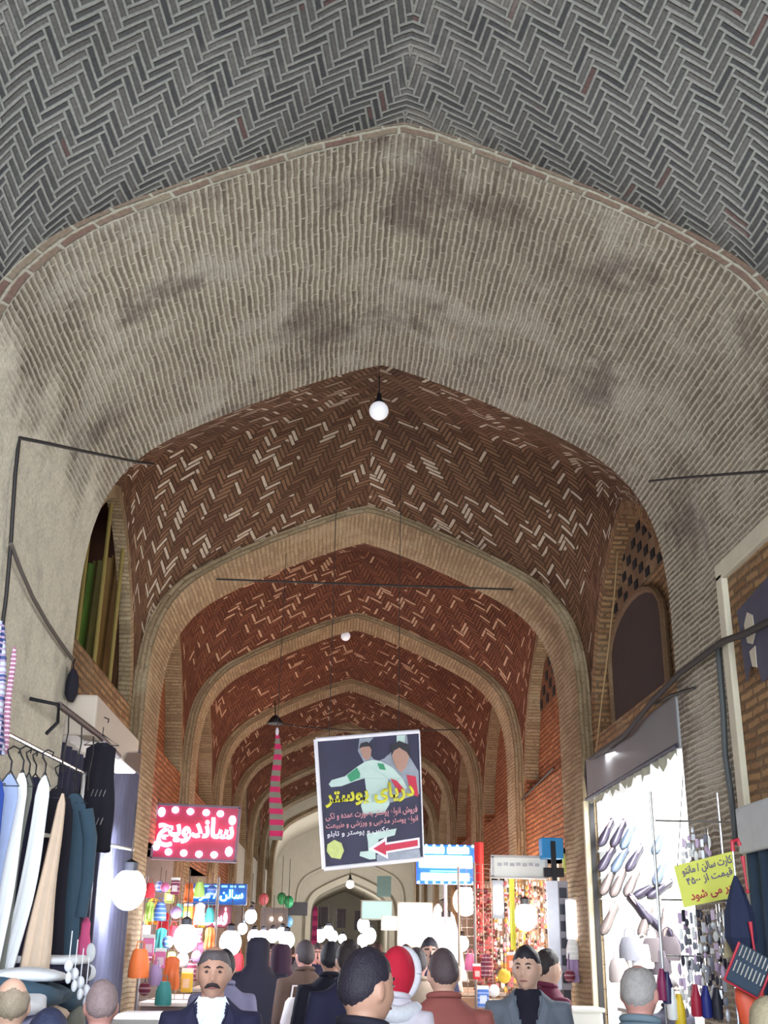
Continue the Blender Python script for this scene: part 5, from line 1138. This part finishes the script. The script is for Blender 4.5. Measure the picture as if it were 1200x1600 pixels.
    if lod == 0:
        for s in (-1, 1):
            p = hc + HR @ (Vector((s*.031, .083, .010))*k); mb = MB(); mb.ball(p-HR @ Vector((0, .003*k, .001)), (.0125*k, .0125*k, .0062*k), 12, 8); e = mb.build('eye', M('eye_white', C8(150, 130, 130), .3), t, smooth=True)
            mb = MB(); mb.ball(p+HR @ Vector((0, .0060*k, 0)), (.0060*k, .0050*k, .0058*k), 10, 8); mb.build('iris', M('iris_dark', C8(40, 28, 26), .15), e, smooth=True)
            mb = MB(); mb.tube([hc+HR @ (Vector((s*a, b, c_))*k) for a, b, c_ in ((.014, .097, .027), (.030, .094, .033), (.046, .080, .028))], [.003*k, .0045*k, .002*k], 8); mb.build('eyebrow', M('brow_dark', C8(50, 40, 44), .8), t, smooth=True)
        mb = MB(); mb.tube([hc+HR @ (Vector((a, b, c_))*k) for a, b, c_ in ((-.024, .088, -.062), (-.012, .099, -.059), (0, .102, -.061), (.012, .099, -.059), (.024, .088, -.062))], [.001, .004*k, .005*k, .004*k, .001], 8); mb.build('lips', M('lips', C8(150, 90, 90), .5), t, smooth=True)
        if mustache:
            mb = MB(); mb.tube([hc+HR @ (Vector((a, b, c_))*k) for a, b, c_ in ((-.036, .083, -.062), (-.02, .101, -.050), (0, .109, -.046), (.02, .101, -.050), (.036, .083, -.062))], [.003*k, .0085*k, .0085*k, .0085*k, .003*k], 10); mb.build('mustache', M('brow_dark', C8(50, 40, 44), .8), t, smooth=True)
    if veil:                   # long cloak over the head
        mb = MB(); rings = []; n = 36
        for z, a, b, dy in ((H+.022*k, .02, .02, 0), (H+.015*k, .07*k, .08*k, 0), (H-.03*k, .105*k, .125*k, 0), (H-.13*k, .112*k, .130*k, .0), (H-.22*k, .108*k, .118*k, -.01), (H-.29*k, .16*k, .125*k, -.01), (1.34*k, .245*k, .16*k, 0), (1.1*k, .29*k, .20*k, 0), (.8*k, .30*k, .22*k, .0), (.4*k, .32*k, .25*k, 0), (.06*k, .35*k, .28*k, 0)):
            rings.append([Vector((a*math.cos(q)*(1+.05*math.sin(q*9+z*2)*(z < 1.2)), dy+b*math.sin(q)*(1+.05*math.cos(q*8+z*3)*(z < 1.2)), z)) for q in [2*PI*i/n for i in range(n)]])
        mb.grid(rings, close=True)
        o = mb.build('veil', veil, t, smooth=True)
        bm = bmesh.new(); bm.from_mesh(o.data)
        dl = [f for f in bm.faces if f.calc_center_median().y > .05*k and abs(f.calc_center_median().x) < .075*k and H-.24*k < f.calc_center_median().z < H-.03*k]
        bmesh.ops.delete(bm, geom=dl, context='FACES'); bm.to_mesh(o.data); bm.free(); s_ = o.modifiers.new('s', 'SOLIDIFY'); s_.thickness = .006
    if hood:                   # soft bonnet with a thick pale rim
        mb = MB()
        def hf(d, p): return 1.16 if (d.y < .35 or d.z > .55) else .96
        mb.loft(head_rings(hc, HR, k, 40, 30, hf)); mb.build('hood', hood[0], t, smooth=True)
        mb = MB(); mb.tube([hc+HR @ (Vector((.092*math.cos(a), .048+.02*math.sin(a), .004+.115*math.sin(a)))*k) for a in [2*PI*i/24 for i in range(25)]], .024*k, 10); mb.build('fur_rim', hood[1], t, smooth=True)
        mb = MB(); mb.tube([V(.12*math.cos(a), .10*math.sin(a), 1.40+.01*math.cos(3*a)) for a in [2*PI*i/24 for i in range(25)]], .045*k, 10); mb.build('shawl', hood[1], t, smooth=True)
    return t
sk1 = skin_m('skin_tan', C8(196, 150, 132)); sk2 = skin_m('skin_light', C8(214, 172, 154)); sk3 = skin_m('skin_rose', C8(206, 150, 142))
cl_navy = fabric('suit_navy', C8(34, 34, 66)); cl_black = fabric('coat_black', C8(26, 24, 44)); cl_rust = fabric('jacket_rust', C8(150, 84, 80)); cl_grey = fabric('jacket_grey', C8(110, 118, 134)); cl_slate = fabric('jacket_slate', C8(112, 130, 146))
cl_tr = fabric('trousers_dark', C8(44, 42, 56)); cl_jean = fabric('jeans_blue', C8(66, 84, 130)); cl_w = fabric('shirt_white', C8(226, 230, 244), var=.04); cl_maroon = fabric('jacket_maroon', C8(110, 36, 66)); cl_brown = fabric('coat_brown', C8(96, 74, 66)); cl_beige = fabric('coat_beige', C8(170, 150, 136))
def P_(px, Y, py=1480): p = at(px, py, Y); return (p.x, p.y), p.z
def put(px, py, Y, *a, **k):
    p = at(px, py, Y); return person((p.x, p.y), a[0], p.z, *a[1:], **k)
# foreground
put(337, 1479, 5.9, PI+.05, 'moustached man in a dark navy suit and open white shirt facing the viewer', sk1, cl_navy, cl_tr, hair='short', hair_col=C8(92, 84, 90), bald=.3, shirt=cl_w, mustache=True, stride=.5, scale_w=1.0)
put(22, 1528, 5.1, .3, 'elderly man with a bald beige head at the bottom left corner', sk2, fabric('coat_olive', C8(96, 92, 84)), cl_tr, hair='short', hair_col=C8(150, 136, 120), bald=.62)
put(162, 1533, 5.6, .2, 'grey haired person seen from behind in front of the dark curtains', sk3, cl_grey, cl_tr, hair='short', hair_col=C8(150, 130, 134), bald=.0)
put(78, 1578, 4.2, .1, 'person in a dark blue cap at the very bottom left', sk1, cl_navy, cl_tr, hair='short', hair_col=C8(60, 66, 100))
put(570, 1484, 4.0, -.75, 'dark haired man in a black jacket seen from behind, head turned right', sk1, cl_black, cl_tr, hair='short', hair_col=C8(42, 36, 52), scale_w=1.12, head_yaw=-.15)
put(693, 1484, 6.3, .1, 'man in a rust red jacket seen from behind', sk2, cl_rust, cl_tr, hair='short', hair_col=C8(84, 70, 76), scale_w=1.1)
put(822, 1479, 7.0, PI-.15, 'young man in a grey jacket with black shoulder looking toward the viewer', sk2, cl_grey, cl_tr, hair='short', hair_col=C8(36, 32, 44), head_yaw=-.25, shirt=fabric('vest_black', C8(20, 18, 40)))
put(995, 1508, 5.2, -.55, 'older grey haired man in a slate blue jacket before the shoe shop', sk3, cl_slate, cl_tr, hair='short', hair_col=C8(170, 164, 166), bald=.25, scale_w=1.08)
put(1197, 1560, 4.7, -.2, 'person with a dark blue collar cut by the bottom right corner', sk2, fabric('coat_blue', C8(60, 70, 120)), cl_tr, hair='short', hair_col=C8(190, 176, 150))
put(620, 1484, 6.3, -.5, 'child in a red hood with white fur rim beside the black jacket man', sk2, fabric('coat_white_pink', C8(216, 210, 226)), cl_tr, hood=(fabric('hood_red', C8(200, 30, 60)), fabric('fur_white', C8(220, 222, 236), var=.2, vs=60)), scale_w=.85, lod=1)
# middle distance
mid = [(404, 1468, 11.5, .15, 'large dark veiled woman walking away, left of the middle', dict(veil=fabric('veil_black', C8(30, 28, 48)), scale_w=1.25)),
       (440, 1478, 12.5, -.1, 'woman in a dark veil with a rose scarf behind the large veiled woman', dict(veil=fabric('veil_plum', C8(60, 36, 60)))),
       (478, 1470, 10.5, .4, 'woman in a dark hood and brown coat carrying a white bag', dict(hair='long')),
       (518, 1472, 9.0, .0, 'thin man in a long dark jacket before the bulb cluster', dict(hair='short')),
       (546, 1470, 7.6, .1, 'dark haired person directly behind the black jacket man', dict(hair='short')),
       (652, 1482, 9.5, .1, 'person with dark hair and beige coat left of the rust jacket man', dict(hair='short')),
       (671, 1466, 11.0, PI, 'tall person in a dark coat before the glaring light box', dict(hair='short')),
       (852, 1484, 8.2, -1.2, 'person in a maroon jacket behind the young man', dict(hair='short')),
       (600, 1490, 10.0, .2, 'person in a brown coat behind the child', dict(hair='short')),
       (352, 1484, 8.6, .3, 'person in a lavender coat just behind the moustached man', dict(hair='short')),
       (1045, 1530, 9.6, PI+.4, 'shopkeeper in dark clothes inside the shoe shop', dict(hair='short')),
       (497, 1474, 14.0, PI, 'slim person in dark blue walking toward the viewer, mid passage', dict(hair='short', stride=.8)),
       (470, 1476, 17.0, .0, 'person in blue jeans walking away in mid passage', dict(hair='short', stride=.8)),
       (530, 1476, 20.0, PI, 'distant person in a dark coat right of the white globes', dict(hair='short')),
       (590, 1474, 18.0, .2, 'distant person near the right cluster of bulbs', dict(hair='short')),
       (560, 1477, 24.0, 0, 'far person in grey at the middle of the passage', dict(hair='short', stride=.6)),
       (455, 1477, 23.0, .1, 'far person in black on the left of the passage', dict(hair='short', stride=.6)),
       (635, 1476, 15.0, .3, 'person in a plum jacket before the right light box', dict(hair='short')),
       (425, 1475, 16.0, PI+.2, 'person in a rose scarf coming out of the left shops', dict(hair='short'))]
tops = [cl_black, cl_black, cl_brown, cl_black, cl_navy, cl_beige, cl_navy, cl_maroon, cl_brown, fabric('coat_lavender', C8(130, 126, 160)), cl_black, cl_navy, cl_grey, cl_black, cl_slate, cl_grey, cl_black, cl_maroon, cl_rust]
for k, (px, py, Y, fc, lb, kw) in enumerate(mid):
    put(px, py, Y, fc, lb, (sk1, sk2, sk3)[k % 3], tops[k], cl_jean if k == 12 else cl_tr, lod=1, hair_col=[C8(36, 32, 44), C8(50, 40, 44), C8(70, 60, 66)][k % 3], **kw)
c = at(464, 1590, 10.1); bag(c, C8(240, 230, 236), 'white shopping bag carried low by the woman in the dark hood', 1.5)
c = at(905, 1500, 6.6)
